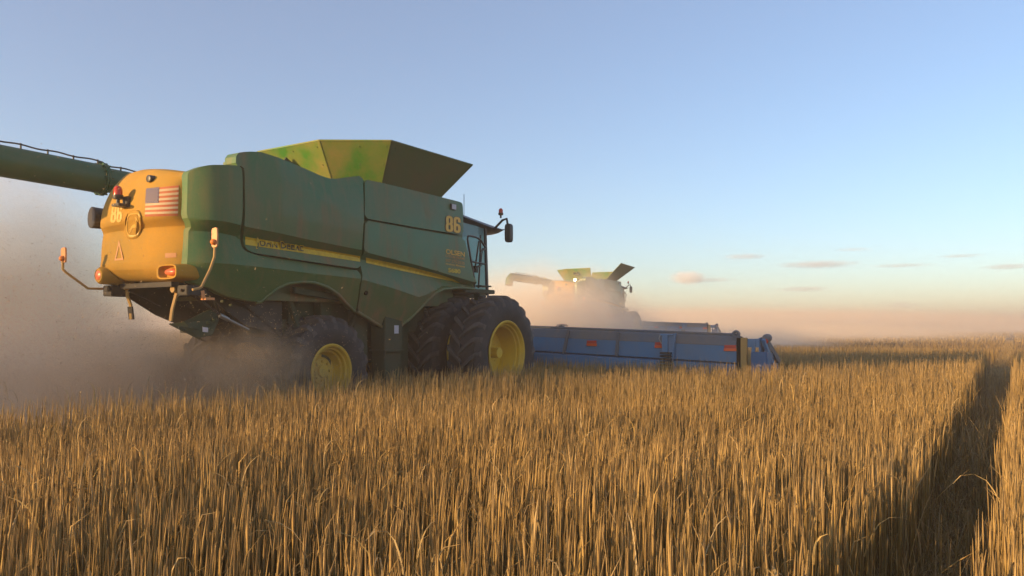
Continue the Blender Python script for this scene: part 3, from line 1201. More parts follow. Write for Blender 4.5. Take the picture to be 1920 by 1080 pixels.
# platform, handrail, ladder
PLAT = 8.12
b = MB()
pa, pb = Vector(PY(888, 545, PLAT)), Vector(PY(914, 545, PLAT))
b.box(((pa.x + pb.x) / 2, PLAT + 0.35, pa.z), (pb.x - pa.x + 0.5, 0.7, 0.075))
b.box((pb.x - 0.10, PLAT + 0.10, pa.z - 0.12), (0.22, 0.14, 0.2))
b.box((pb.x - 0.02, PLAT + 0.1, pa.z + 0.10), (0.34, 0.2, 0.025))
plat = b.build("platform", M['frame'], cabo, bevel=0.01)


def pth(px, Y):
    return [PY(x, y, Y) for x, y in px]


b = MB()
b.tube(pth([(889.5, 540), (889.8, 526), (883, 488), (876.5, 448), (877.5, 443.5), (881, 442.3), (890, 444), (896, 446), (902, 451), (907, 459), (910.5, 463.5), (909.5, 466), (905, 468.5), (901, 470.5)], 8.15), 0.019, 10)
b.tube(pth([(901, 441), (900.5, 475), (899, 510), (897, 540)], 8.25), 0.017, 10)
b.tube(pth([(905, 466), (903, 480), (902, 494)], 8.2), 0.011, 8)
b.tube(pth([(884, 490), (896, 493), (909, 495)], 8.18), 0.018, 10)
b.tube(pth([(898, 452), (894, 480), (891, 502)], 8.3), 0.016, 8)
b.tube(pth([(891, 505), (896, 500), (902, 497.5)], 8.25), 0.02, 8)
b.box(PY(891.5, 505, 8.3), (0.08, 0.06, 0.12))
b.build("handrail", M['black'], cabo, smooth=60)
# little square lamp on the tank panel
loc, nrm = cast(bvh_side, 848, 388)
b = MB()
b.box(loc + Vector((0, -0.018, 0)), (0.145, 0.03, 0.105))
wl_ = b.build("work_light", M['black'], tp, bevel=0.008)
b = MB()
b.box(loc + Vector((0.005, -0.035, 0)), (0.115, 0.01, 0.085))
b.build("lens", M['sticker'], wl_)
loc, nrm = cast(bvh_side, 684.5, 549)
loc2, _ = cast(bvh_side, 686, 549)
b = MB()
b.tube([loc2 + Vector((0, 0.01, 0)), loc2 + Vector((0, -0.012, 0))], 0.035, 16)
b.build("latch", M['gap'], lp)


# ---- wheels
def wheel(c, Rt, W, rr, nl, dish, parent, mirror=False):
    s = 1 if mirror else -1            # outer side of the wheel
    cx, cyy, cz = c
    b = MB()
    sh_ = Rt - 0.055
    prof = [(-W * .44, rr), (-W * .5, rr + .05), (-W * .53, (rr + sh_) / 2), (-W * .51, sh_ - .07), (-W * .44, sh_ - .015), (-W * .2, sh_ + .006), (0, sh_ + .010),
            (W * .2, sh_ + .006), (W * .44, sh_ - .015), (W * .51, sh_ - .07), (W * .53, (rr + sh_) / 2), (W * .5, rr + .05), (W * .44, rr)]
    b.lathe(prof, c, 'y', 72)

    def surf(o):
        o = abs(o)
        if o < W * .44:
            return interp(o, [(0, sh_ + .008), (W * .2, sh_ + .004), (W * .44, sh_ - .017)])
        return interp(o, [(W * .44, sh_ - .017), (W * .515, sh_ - .075), (W * .53, sh_ - .15)])
    for k in range(nl):
        for side in (-1, 1):
            a0 = 2 * math.pi * (k + (0.5 if side > 0 else 0)) / nl
            ns = 9
            V = []
            for i in range(ns):
                t = i / (ns - 1)
                o = side * (-W * .03 + t * W * .555)
                if t > 0.92:
                    o = side * W * .525
                sweep = 0.30 * (t ** 0.85) * (0.975 / Rt)
                # lug centre leads in the rolling direction
                a = a0 + sweep
                hw = (0.026 + 0.014 * t) / Rt
                rb = surf(o) - 0.02
                rt_ = interp(t, [(0, sh_ + .058), (0.8, sh_ + .052), (0.93, sh_ + .005), (1, sh_ - .10)])
                for (aa, r_) in ((a - hw * 1.5, rb), (a - hw, rt_), (a + hw, rt_), (a + hw * 1.5, rb)):
                    V.append((cx + r_ * math.cos(math.pi - aa), cyy + o, cz + r_ * math.sin(math.pi - aa)))
            Fc = [(i * 4 + j, i * 4 + (j + 1) % 4, (i + 1) * 4 + (j + 1) % 4, (i + 1) * 4 + j) for i in range(ns - 1) for j in range(4)]
            Fc += [(0, 1, 2, 3), tuple((ns - 1) * 4 + j for j in (3, 2, 1, 0))]
            b.add(V, Fc, 1)
    hub = MB()
    hub.tube([(cx, cyy - 0.14, cz), (cx, cyy + 0.14, cz)], 0.09, 24)
    for k in range(8):
        a = 2 * math.pi * k / 8
        hub.tube([(cx + .19 * math.cos(a) * rr / .5, cyy + s * (W * .5 - dish - .05), cz + .19 * math.sin(a) * rr / .5), (cx + .19 * math.cos(a) * rr / .5, cyy + s * (W * .5 - dish + .05), cz + .19 * math.sin(a) * rr / .5)], 0.02, 8)
    w = hub.build("wheel", M['rim'], parent, smooth=40)
    b.build("tyre", [M['tyre'], M['lug']], w, smooth=38)
    q = MB()
    e = W * .5
    pr = [(s * (e + .005), rr + .03), (s * (e + .02), rr + .015), (s * (e + .01), rr - .01), (s * (e - .04), rr - .03), (s * (e - .05), rr - .055), (s * (e - .10), rr - .06), (s * (e - .11), rr - .085),
          (s * (e - dish * .8), rr - .10), (s * (e - dish), rr - .13), (s * (e - dish * 1.02), rr * .55), (s * (e - dish * .9), rr * .5), (s * (e - dish * .9), .10), (s * (e - dish * .8), .09), (s * (e - dish * .8), 0.001)]
    q.lathe(pr, c, 'y', 64)
    pr = [(-s * (e + .005), rr + .03), (-s * (e - .04), rr - .03), (-s * (e - .2), rr - .06), (s * (e - dish), rr - .12)]
    q.lathe(pr, c, 'y', 48)
    q.build("rim", M['rim'], w, smooth=35)
    return w


FR = 1.0
fc = Vector(PY(951, 662, 7.36))
wheel((fc.x, 7.36 + .30, FR - 0.01), FR, 0.60, 0.535, 22, 0.40, comb)
wheel((fc.x, 7.36 + .30 + .88, FR - 0.01), FR, 0.60, 0.535, 22, 0.1, comb)
wheel((fc.x, 2 * 9.5 - 7.66, FR - 0.01), FR, 0.60, 0.535, 22, 0.30, comb, True)
wheel((fc.x, 2 * 9.5 - 8.54, FR - 0.01), FR, 0.60, 0.535, 22, 0.1, comb, True)
rc = Vector(PY(623, 698, 8.24))
wheel((rc.x, 8.24 + .31, 0.80), 0.81, 0.60, 0.37, 19, 0.22, comb)
wheel((rc.x, 19.0 - 8.55, 0.80), 0.81, 0.60, 0.37, 19, 0.22, comb, True)

# ---- rear underside: discharge chute, chopper, spreader, arms
b = MB()
cl, cr = 9.75, 8.55
xr = 5.62
side_poly = [(xr, 1.98), (xr + .1, 1.86), (xr + .55, 1.60), (xr + 1.35, 1.30), (7.3, 1.32), (7.3, 2.0)]
b.extrude_y(side_poly, cl, cl + 0.02)
b.extrude_y([(xr + .3, 1.98), (xr + .75, 1.66), (xr + 1.1, 1.45), (7.3, 1.32), (7.3, 2.0)], cr, cr + 0.02)
b.slab([(xr + .7, cl, 1.95), (xr + .7, cr, 1.95), (7.3, cr, 1.3), (7.3, cl, 1.3)], 0.02)
b.bar((xr + .04, cl, 1.96), (xr + .04, cr, 1.96), 0.10, 0.06)
b.build("discharge_chute", M['dark'], comb)
b = MB()
s0 = [PY(316, 607, 8.75), PY(345, 604, 8.6), PY(380, 588, 8.5), PY(402, 580, 8.5), PY(410, 600, 8.45), PY(398, 628, 8.45), PY(372, 634, 8.5), PY(338, 618, 8.6)]
b.slab(s0, 0.03)
b.slab([PY(318, 607, 9.5), PY(318, 607, 8.75), PY(372, 634, 8.5), PY(385, 640, 9.3)], 0.025)
b.slab([PY(330, 612, 9.4), PY(345, 604, 8.6), PY(400, 580, 8.5), PY(388, 583, 9.4)], 0.02)
b.tube([PY(335, 613, 8.48), PY(370, 617, 8.42)], 0.014, 8)
for (x_, y_) in ((394, 605), (404, 600), (420, 565), (436, 572)):
    b.tube([Vector(PY(x_, y_, 8.40)), Vector(PY(x_, y_, 8.40)) + Vector((0, 0.06, 0))], 0.018, 10)
chop = b.build("straw_spreader", M['frame'], comb, bevel=0.004)
b = MB()
b.slab([PY(380, 613, 8.40), PY(390, 614.5, 8.40), PY(390, 623, 8.40), PY(380, 622, 8.40)], 0.004)
b.build("sticker", M['sticker'], chop)
b = MB()
b.tube([PY(412, 591, 8.38), PY(428, 599, 8.38)], 0.03, 12)
b.tube([PY(428, 599, 8.38), PY(466, 618, 8.38)], 0.018, 12)
b.build("hydraulic_cylinder", M['rod'], comb, smooth=40)
b = MB()
hoses = [([(430, 553), (452, 560), (480, 567)], 8.45, 0.05), ([(338, 543), (372, 560), (412, 590)], 8.40, 0.016), ([(365, 543), (370, 558), (378, 566)], 8.42, 0.022),
         ([(240, 545), (275, 560), (302, 575)], 9.5, 0.010)]
hoses += [([(400 + 14 * k, 556 + 4 * k), (408 + 12 * k, 580 + 2 * k), (425 + 10 * k, 600)], 8.7 + .05 * k, 0.018) for k in range(5)]
for pts_, Y_, r_ in hoses:
    b = MB()
    b.tube(pth(pts_, Y_), r_, 8)
    b.build("hose", M['black'], comb, smooth=60)
# step and grab iron at the right rear corner
b = MB()
b.bar(PY(379, 545, 8.32), PY(382, 561, 8.32), 0.02, 0.045)
b.bar(PY(381, 560, 8.32), PY(398, 560.5, 8.32), 0.10, 0.03)
b.build("step", M['amberplate'], comb)
# hanging straps
for pxs, Y in ([[(238, 540), (239, 556), (245, 572), (246, 599)], 9.6], [[(327, 545), (331, 550), (323, 580), (320, 602)], 8.62]):
    b = MB()
    ps = pth(pxs, Y)
    for p_, q_ in zip(ps, ps[1:]):
        b.bar(p_, q_, 0.05, 0.02)
    b.tube([Vector(ps[0]) + Vector((-0.03, 0, 0.02)), Vector(ps[0]) + Vector((0.02, 0, 0.02))], 0.045, 16)
    b.build("support_strap", M['tan'], comb)
b = MB()
b.bar(PY(244, 575, 9.6), PY(247, 599, 9.6), 0.10, 0.02)
b.build("mud_flap", M['dark'], comb)


def marker(path, Y, plate, yaw):
    b = MB()
    ps = [Vector(p) for p in pth(path, Y)]
    b.tube(ps, 0.016, 10)
    m_ = b.build("marker_arm", M['tan'], comb, smooth=50)
    c0 = Vector(PY(plate[0], plate[1], Y))
    h_, w_ = plate[2], plate[3]
    b = MB()
    V = []
    outline = [(-.5, -.42), (-.36, -.5), (.36, -.5), (.5, -.42), (.56, .1), (.5, .44), (.3, .5), (-.34, .46), (-.5, .36)]
    for dx in (0, 0.02):
        for (u, v) in outline:
            V.append((c0.x + dx + yaw * u * w_, c0.y - u * w_, c0.z + v * h_))
    n_ = len(outline)
    b.add(V, [tuple(range(n_)), tuple(range(2 * n_ - 1, n_ - 1, -1))] + [(i, n_ + i, n_ + (i + 1) % n_, (i + 1) % n_) for i in range(n_)])
    b.build("marker_plate", M['amberplate'], m_)
    b = MB()
    cc = c0 + Vector((-0.012, 0, -h_ * 0.24))
    b.lathe([(-0.035, 0.001), (-0.03, 0.02), (-0.015, 0.033), (0, 0.036)], cc, 'x', 16)
    b.build("reflector", M['amber'], m_, smooth=50)
    return m_


marker([(403, 463), (402, 482), (394, 505), (378, 538), (372, 541), (361, 543)], 8.0, (401.5, 445, 0.235, 0.085), 0.1)
marker([(118, 490), (118, 505), (124, 511), (165, 541), (190, 541.5), (214, 541)], 9.95, (118, 478, 0.19, 0.10), 0.0)
b = MB()
b.box(PY(362, 545, 8.42), (0.3, 0.2, 0.12))
b.build("arm_mount", M['dark'], comb, bevel=0.01)
b = MB()
b.box(PY(222, 546, 9.75), (0.3, 0.2, 0.14))
b.lathe([(-0.03, 0.001), (-0.03, 0.035), (0.02, 0.04)], Vector(PY(226, 542, 9.70)) + Vector((-0.16, 0, 0)), 'x', 16)
b.build("arm_mount", M['dark'], comb, bevel=0.01)

# ---- feeder house and header
b = MB()
fp = [(11.4, 1.75), (12.2, 1.75), (14.55, 1.0), (14.55, 0.35), (11.4, 0.75)]
b.extrude_y(fp, 8.85, 10.15)
b.build("feeder_house", M['frame'], comb, bevel=0.01)

HX = 14.6
HY0, HY1 = 3.95, 15.1
TILT = 0.034


def hz(y, z):
    return z + (y - 8.0) * TILT * (1 if True else 0)


b = MB()


def hsheet(q, y0, y1, pts, n=14, mi=0):
    rows_ = []
    for k in range(n + 1):
        y = y0 + (y1 - y0) * k / n
        rows_.append([(x, y, hz(y, z)) for x, z in pts])
    q.grid(rows_, mi)


zt_ = 1.395
hsheet(b, HY0 + .45, HY1, [(HX + .16, zt_ - .52), (HX + .02, zt_ - .50), (HX + .00, zt_ - .20)])
head = b.build("header", M['blue'], comb)
hm = head.modifiers.new("sol", 'SOLIDIFY')
hm.thickness = 0.012
b = MB()
hsheet(b, HY0 + .45, HY1, [(HX - .012, zt_ - .20), (HX - .012, zt_ - .19), (HX + .05, zt_ - .03), (HX + .10, zt_), (HX + .4, zt_ - .02), (HX + .75, zt_ - .22)])
o_ = b.build("top_sheet", M['bluegrey'], head)
hm = o_.modifiers.new("sol", 'SOLIDIFY')
hm.thickness = 0.012
b = MB()
hsheet(b, HY0 + .45, HY1, [(HX - .02, zt_ - .56), (HX + .10, zt_ - .53), (HX + .2, zt_ - .53)], mi=0)
hsheet(b, HY0 + .45, HY1, [(HX - .02, zt_ - .56), (HX - .02, zt_ - .80), (HX + .2, zt_ - .95), (HX + .9, zt_ - 1.0)], mi=0)
o_ = b.build("lower_beam", M['blue'], head)
hm = o_.modifiers.new("sol", 'SOLIDIFY')
hm.thickness = 0.012
b = MB()
y_ = HY0 + .45
b.tube([(HX + .12, y_, hz(y_, zt_) + .015), (HX + .12, HY1, hz(HY1, zt_) + .015)], 0.03, 12)
for k in range(3):
    pass
b.build("top_tube", M['bluegrey'], head, smooth=40)
# seams / stiffeners
for px_ in (1067, 1160):
    y_ = PX(px_, 640, HX)[1]
    b = MB()
    b.bar((HX - .02, y_, hz(y_, zt_ - .02)), (HX - .02, y_ + (.12 if px_ < 1100 else 0.04), hz(y_, zt_ - .52)), 0.07, 0.03)
    b.build("stiffener", M['bluegrey'], head)
for (px_, py_) in ((1109.5, 643.5), (1238, 647), (1369, 652.5)):
    p = PX(px_, py_, HX - .02)
    b = MB()
    b.box((HX - .022, p[1], p[2] + .028), (0.008, 0.22, 0.056))
    rf = b.build("reflector", M['redref'], head)
    b = MB()
    b.box((HX - .022, p[1], p[2] - .031), (0.008, 0.24, 0.056))
    b.build("reflector_strip", M['orangeref'], rf)
# middle bracket with its jack and hose bundle
p = PX(1252, 655, HX - .1)
y_ = p[1]
b = MB()
b.box((HX - .08, y_ + .05, hz(y_, 1.19)), (0.12, 0.12, 0.34))
b.slab([(HX - .06, y_ - .16, hz(y_, 1.40)), (HX - .06, y_ + .02, hz(y_, 1.36)), (HX - .06, y_ - .02, hz(y_, 0.86)), (HX - .06, y_ - .10, hz(y_, 0.86))], 0.05)
b.tube([(HX - .10, y_ + .16, hz(y_, 1.36)), (HX - .10, y_ - .12, hz(y_, 1.36))], 0.02, 10)
br = b.build("hoist_bracket", M['blue'], head, bevel=0.006)
b = MB()
for k in range(6):
    zz = hz(y_, 1.0 - k * 0.06)
    b.box((HX - .11, y_ + .03, zz), (0.12, 0.22, 0.035))
b.build("rubber_bellows", M['dark'], br)
b = MB()
b.tube([(HX - .12, y_ + .15, hz(y_, 1.36)), (HX - .14, y_ + .17, hz(y_, 1.28)), (HX - .12, y_ + .12, hz(y_, 1.18))], 0.012, 8)
b.build("hose", M['rod'], br)
# lifting eye near the end
p = PX(1380, 627, HX + .05)
b = MB()
ringp = [(HX + .05, p[1] + .055 * math.cos(2 * math.pi * k / 20), p[2] + .055 * math.sin(2 * math.pi * k / 20)) for k in range(21)]
b.tube(ringp, 0.028, 8, cap=False)
b.box((HX + .05, p[1], p[2] - .10), (0.05, 0.16, 0.10))
b.build("lifting_eye", M['bluegrey'], head, smooth=40)
# end assembly
ye = HY0 + .45
b = MB()
b.box((HX + .02, ye - .055, hz(ye, .98)), (0.05, 0.10, 0.75))
b.build("end_slot", M['gap'], head)
b = MB()
b.box((HX - .02, ye - .155, hz(ye, .98)), (0.09, 0.115, 0.76))
b.build("end_post", M['tan'], head, bevel=0.006)
b = MB()
poly = [(HX + .05, .3), (HX + .02, 1.36), (HX + .30, 1.37), (HX + .75, 1.12), (HX + 1.0, .75), (HX + 1.05, .3)]
b.extrude_y([(x, hz(ye, z)) for x, z in poly], ye - .44, ye - .41)
b.box((HX + .05, ye - .32, hz(ye, 1.26)), (0.12, 0.22, 0.16))
b.bar((HX - .02, ye - .34, hz(ye, 1.30)), (HX + .02, ye - .30, hz(ye, .95)), 0.06, 0.05)
b.bar((HX + .0, ye - .50, hz(ye, 1.33)), (HX + .35, ye - .62, hz(ye, .75)), 0.07, 0.05)
es = b.build("end_plate", M['blue'], head, bevel=0.004)
b = MB()
poly2 = [(HX - .10, hz(ye, 1.10)), (HX + .55, hz(ye, 1.07)), (HX + .75, hz(ye, .75)), (HX + .75, hz(ye, .35)), (HX - .10, hz(ye, .35))]
b.extrude_y(poly2, ye - .60, ye - .30)
bf = b.build("drive_cover", M['bluebright'], head, bevel=0.015)
t_, _ = textpoly("S", 0.03)
b = MB()
b.add([(HX - .106, ye - .40 - u * .10, hz(ye, .72) + v * .15) for u, v in t_[0]], t_[1])
b.build("letter_mark", M['sticker'], bf)
b = MB()
gc = Vector(PX(1438, 634, HX + .15))
b.lathe([(-.09, .001), (-.085, .05), (-.06, .075), (.06, .08), (.09, .05), (.09, .001)], gc, 'x', 20)
b.tube([gc + Vector((0, 0, -.05)), gc + Vector((0.02, -.02, -.2)), gc + Vector((0.1, -.05, -.42))], 0.045, 10)
b.bar(gc + Vector((.05, .0, -.1)), gc + Vector((.35, -.12, -.45)), 0.08, 0.08)
b.tube([gc + Vector((0, .05, -.1)), gc + Vector((0.1, .10, -.3)), gc + Vector((0.0, .15, -.5))], 0.02, 8)
mo = b.build("drive_motor", M['bluegrey'], head, smooth=40)
b = MB()
b.lathe([(-.02, .001), (-.018, .035), (0, .05)], gc + Vector((-.095, .0, -.06)), 'x', 16)
b.build("lens", M['beacon'], mo, smooth=50)
# little feathered hose fan standing on the top edge
b = MB()
fp_ = Vector(PX(1053, 617, HX + .2))
for k in range(7):
    a = R(-75 + 25 * k)
    b.tube([fp_ + Vector((0, 0, -.04)), fp_ + Vector((0, .5 * .14 * math.sin(a), .06 + .04 * math.cos(a))), fp_ + Vector((.02, .16 * math.sin(a), .05 + .07 * math.cos(a)))], 0.008, 6)
b.tube([fp_ + Vector((0, 0, -.1)), fp_ + Vector((0, 0, .1))], 0.014, 6)
b.build("hose_clip", M['bluegrey'], head)


# ------------------------------------------------------------------ second combine: a copy, farther along the field
def copy_tree(o, parent=None, skip=()):
    c = o.copy()
    COL.objects.link(c)
    if parent is not None:
        c.parent = parent
    for ch in list(o.children):
        if ch in skip:
            continue
        copy_tree(ch, c, skip)
    return c


decal_names = ("fleet_number", "owner_lettering", "flag_decal", "warning_triangle", "worn_sticker")
skip = {hop} | {o for o in list(comb.children_recursive) if o.name.split('.')[0] in decal_names}
comb2 = copy_tree(comb, None, skip)
comb2["label"] = "distant green combine harvester half hidden in its own dust beyond the blue header"
OFF = Vector((28.7, 10.2, 0.33))
comb2.location = BASE + OFF
comb2.rotation_euler = (0, 0, R(2.0))
hop2 = hopper(comb2, True)
for (x, y, z) in ((8.35, 8.95, 3.66), (8.35, 9.75, 3.66), (8.35, 9.35, 3.68)):
    b = MB()
    rr = 0.075 if y != 9.35 else 0.03
    b.lathe([(-.03, .001), (-.03, rr), (0.05, rr * 1.1), (.07, .02)], (x, y, z), 'x', 20)
    wk = b.build("work_light", M['dark'], comb2)
    b = MB()
    b.lathe([(-.012, .001), (-.008, rr * .8), (0.0, rr * .95)], (x - .032, y, z), 'x', 20)
    b.build("lens", M['lit'], wk)
# ------------------------------------------------------------------ standing straw
def straw_mesh(name, x, y, h, z0, K, sides, rad, lean, leanaz, droop, droop_at, tone, head, mat):
    N = len(x)
    t = np.linspace(0, 1, K + 1)
    seg = h[:, None] / K
    tm = (t[:-1] + t[1:]) / 2
    s = np.clip((tm[None, :] - droop_at[:, None]) / (1.0001 - droop_at[:, None]), 0, 1)
    ang = lean[:, None] * (0.35 + 0.9 * tm[None, :]) + droop[:, None] * s ** 1.3
    hx = np.concatenate([np.zeros((N, 1)), np.cumsum(np.sin(ang) * seg, 1)], 1)
    vz = np.concatenate([np.zeros((N, 1)), np.cumsum(np.cos(ang) * seg, 1)], 1)
    ca, sa = np.cos(leanaz)[:, None], np.sin(leanaz)[:, None]
    cx, cyy = x[:, None] + hx * ca, y[:, None] + hx * sa
    cz = z0[:, None] + vz
    prof = np.ones((N, K + 1)) * rad[:, None]
    prof *= (1.15 - 0.55 * t)[None, :]
    fat = np.exp(-((t - 0.90) / 0.09) ** 2)
    prof *= 1 + head[:, None] * fat[None, :]
    prof[:, -1] *= 0.35
    if sides >= 3:
        off = 2 * np.pi * np.arange(sides) / sides
        a = rng.random(N)[:, None] * 6.28 + off[None, :]
        px_, py_ = np.cos(a), np.sin(a)
    else:
        a = rng.random(N)[:, None] * 6.28 + np.array([0, np.pi])[None, :]
        # ribbons turn their flat side roughly across the line of sight-independent drill rows
        px_, py_ = np.cos(a), np.sin(a)
        sides = 2
    V = np.empty((N, K + 1, sides, 3), np.float32)
    V[..., 0] = cx[:, :, None] + prof[:, :, None] * px_[:, None, :]
    V[..., 1] = cyy[:, :, None] + prof[:, :, None] * py_[:, None, :]
    V[..., 2] = cz[:, :, None]
    base = (np.arange(N) * (K + 1) * sides)[:, None, None]
    k = np.arange(K)[None, :, None] * sides
    ns = sides if sides > 2 else 1
    j = np.arange(ns)[None, None, :]
    j2 = (j + 1) % sides
    q = np.stack([base + k + j, base + k + j2, base + k + sides + j2, base + k + sides + j], -1).reshape(-1, 4)
    return V.reshape(-1, 3), q, np.repeat(tone, (K + 1) * sides), np.tile(np.repeat(t, sides), N)


def clump(x, y):
    return (np.sin(x * 1.7 + 1.3 * np.sin(y * 1.1)) + np.sin(y * 2.3 + 1.7 * np.sin(x * 0.9 + 2)) + np.sin(x * 0.45 + y * 0.6)) / 3


def in_track(x, y):
    """0 where the crop stands untouched, 1 in the wheel tracks"""
    wob = 0.035 * np.sin(x * 0.9) + 0.03 * np.sin(x * 2.3 + 1) + 0.02 * np.sin(x * 6.1)
    lo = np.interp(x, [4, 12, 30], [0.10, 0.03, -0.04])
    hi = np.interp(x, [4, 10, 22], [0.45, 0.46, 0.60])
    tram = (y > lo + wob * 0.5) & (y < hi + wob)
    return tram


def run_over(x, y):
    a = np.zeros(len(x), bool)
    for y0, y1, xm in ((7.36, 7.98, 11.2), (8.22, 8.9, 11.2), (10.1, 10.8, 11.2), (11.0, 11.7, 11.2)):
        a |= (y > y0) & (y < y1) & (x < xm + .5)
    # what the spreader and wheels have laid down behind the machine
    a |= (y > 7.7) & (y < 11.5) & (x < 6.6)
    return a


def make_wheat():
    chunks = []

    def sample(n, r0, r1, power):
        # polar scatter inside the camera's wedge and a margin each side of it
        u = rng.random(n)
        if power == 0:
            r = np.sqrt(r0 ** 2 + u * (r1 ** 2 - r0 ** 2))
        elif power == 1:
            r = r0 + u * (r1 - r0)
        else:
            r = r0 * (r1 / r0) ** u
        half = 0.66 + 0.7 / np.maximum(r, 1.2)
        half = np.minimum(half, 1.15)
        th = TH + (rng.random(n) * 2 - 1) * half
        x, y = r * np.cos(th), r * np.sin(th)
        # drilled in rows 19 cm apart along the direction of travel
        row = np.round(y / 0.19) * 0.19
        y = np.where(rng.random(n) < 0.45, row + rng.normal(0, 0.03, n), y)
        return x, y, np.hypot(x, y)

    def props(x, y, n):
        cl = clump(x, y)
        h = 0.75 + 0.065 * cl + rng.normal(0, 0.06, n)
        h = np.clip(h, 0.35, 0.92)
        short = rng.random(n) < 0.22
        h = np.where(short, h * (0.55 + 0.4 * rng.random(n)), h)
        lean = np.abs(rng.normal(0, 0.036, n))
        patch = np.sin(x * 0.83 + 1.1 * np.sin(y * 0.7)) * np.sin(y * 1.07 + 0.6 * x)
        lean = lean + 0.06 * np.clip(patch - 0.35, 0, 1) + np.where(rng.random(n) < 0.02, rng.uniform(0.2, 0.75, n), 0)
        az = rng.random(n) * 6.28
        # prevailing lean: away to the right, with the wind
        az = np.where(rng.random(n) < 0.6, -0.7 + 0.8 * np.sin(x * 0.5 + y * 0.8) + rng.normal(0, 0.55, n), az)
        hooked = rng.random(n) < 0.13
        droop = np.where(hooked, rng.uniform(0.7, 2.3, n), rng.uniform(0, 0.15, n))
        dat = np.where(hooked, rng.uniform(0.70, 0.88, n), 0.6)
        tone = np.clip(0.5 + 0.20 * cl + rng.normal(0, 0.23, n), 0, 1)
        head = np.where(rng.random(n) < 0.42, rng.uniform(1.2, 2.8, n), 0.1)
        return h, lean, az, droop, dat, tone, head

    def emit(x, y, K, sides, rad, dens_keep=None):
        keep = ~(in_track(x, y) & (rng.random(len(x)) > np.where(x < 9, 0.10, 0.03)))
        # leave the wheels and header free of stalks growing through them
        ro = run_over(x, y)
        keep &= ~(ro & (rng.random(len(x)) > 0.25))
        inwheel = ((np.abs(x - fc.x) < 0.75) & (y > 7.30) & (y < 9.0)) | ((np.abs(x - rc.x) < 0.6) & (y > 8.2) & (y < 8.9))
        keep &= ~inwheel
        head_ = (x > HX - .1) & (x < HX + 1.3) & (y > 3.2) & (y < 15.3)
        keep &= ~head_
        x2 = x - OFF.x
        y2 = y - OFF.y
        keep &= ~((x2 > HX - .1) & (x2 < HX + 1.3) & (y2 > 3.2) & (y2 < 15.3))
        keep &= ~((x < 1.3) & (np.abs(y) < 0.9) & (x > -1))
        x, y, rad, ro = x[keep], y[keep], rad[keep], ro[keep]
        n = len(x)
        h, lean, az, droop, dat, tone, head = props(x, y, n)
        rr_ = np.hypot(x, y)
        far_ = np.interp(rr_, [27, 44], [0, 1])          # cut stubble beyond the strip being harvested
        h = h * (1 - 0.5 * far_)
        tone = np.clip(tone - 0.28 * far_, 0, 1)
        h = np.where(ro, h * 0.45, h)
        lean = np.where(ro, lean + rng.uniform(0.3, 1.2, n), lean)
        tr = in_track(x, y)
        h = np.where(tr, h * 0.6, h)
        chunks.append(straw_mesh("w", x, y, h, ground_z(x, y) - 0.01, K, sides, rad, lean, az, droop, dat, tone, head, None))

    # near: every stalk with its own bend
    n = 42000
    x, y, r = sample(n, 1.1, 7.5, 0)
    emit(x, y, 8, 3, rng.uniform(0.0015, 0.0030, n))
    n = 72000
    x, y, r = sample(n, 7.5, 24, 1)
    emit(x, y, 5, 3, rng.uniform(0.0026, 0.0044, n) * (r / 7.5) ** 0.45)
    n = 52000
    x, y, r = sample(n, 24, 75, 2)
    emit(x, y, 3, 3, rng.uniform(0.005, 0.008, n) * (r / 24) ** 0.6)
    n = 46000
    x, y, r = sample(n, 75, 330, 2)
    emit(x, y, 2, 2, rng.uniform(0.02, 0.035, n) * (r / 75) ** 0.9)
    # dry leaves and snapped stalks hanging between the stems
    n = 2400
    x, y, r = sample(n, 1.2, 13, 1)
    k = ~in_track(x, y)
    x, y = x[k], y[k]
    n = len(x)
    tone = np.clip(0.75 + rng.normal(0, 0.2, n), 0, 1)
    chunks.append(straw_mesh("w", x, y, rng.uniform(0.12, 0.34, n), rng.uniform(0.25, 0.66, n), 6, 2, rng.uniform(0.0022, 0.0050, n), rng.uniform(0.1, 1.0, n), rng.random(n) * 6.28,
                             rng.uniform(0.8, 2.4, n), rng.uniform(0.1, 0.5, n), tone, np.zeros(n), None))
    # trodden straw lying in the tramline
    n = 15000
    x = 2.0 * (90 / 2.0) ** rng.random(n)
    y = rng.uniform(0.0, 0.60, n)
    az = np.where(rng.random(n) < 0.6, rng.normal(0, 0.6, n), rng.random(n) * 6.28)
    ll = np.where(rng.random(n) < 0.2, rng.uniform(0.1, 0.9, n), rng.uniform(1.0, 1.55, n))
    chunks.append(straw_mesh("w", x, y, rng.uniform(0.15, 0.6, n) * np.interp(x, [8, 16], [1, 0.45]), np.full(n, 0.015), 5, 3, rng.uniform(0.0022, 0.004, n) * np.maximum(1, x / 9) ** .6, ll, az, rng.normal(0, 0.5, n), np.full(n, 0.3),
                             np.clip(rng.normal(0.6, 0.25, n), 0, 1), np.zeros(n), None))
    # flattened stubble behind the machine
    n = 9000
    x = rng.uniform(-1, 11, n)
    y = rng.uniform(7.3, 12, n)
    chunks.append(straw_mesh("w", x, y, rng.uniform(0.12, 0.4, n), np.full(n, 0.01), 4, 3, rng.uniform(0.003, 0.005, n), rng.uniform(0.3, 1.4, n), rng.random(n) * 6.28, rng.normal(0, 0.5, n), np.full(n, 0.3),
                             np.clip(rng.normal(0.4, 0.2, n), 0, 1), np.zeros(n), None))

    nv = 0
    Vs, Qs, Ts, As = [], [], [], []
    for V, q, tone, along in chunks:
        Vs.append(V)
        Qs.append(q + nv)
        Ts.append(tone)
        As.append(along)
        nv += len(V)
    V = np.concatenate(Vs).astype(np.float32)
    Q = np.concatenate(Qs).astype(np.int32)
    T = np.concatenate(Ts).astype(np.float32)
    A = np.concatenate(As).astype(np.float32)
    me = bpy.data.meshes.new("wheat_straw")
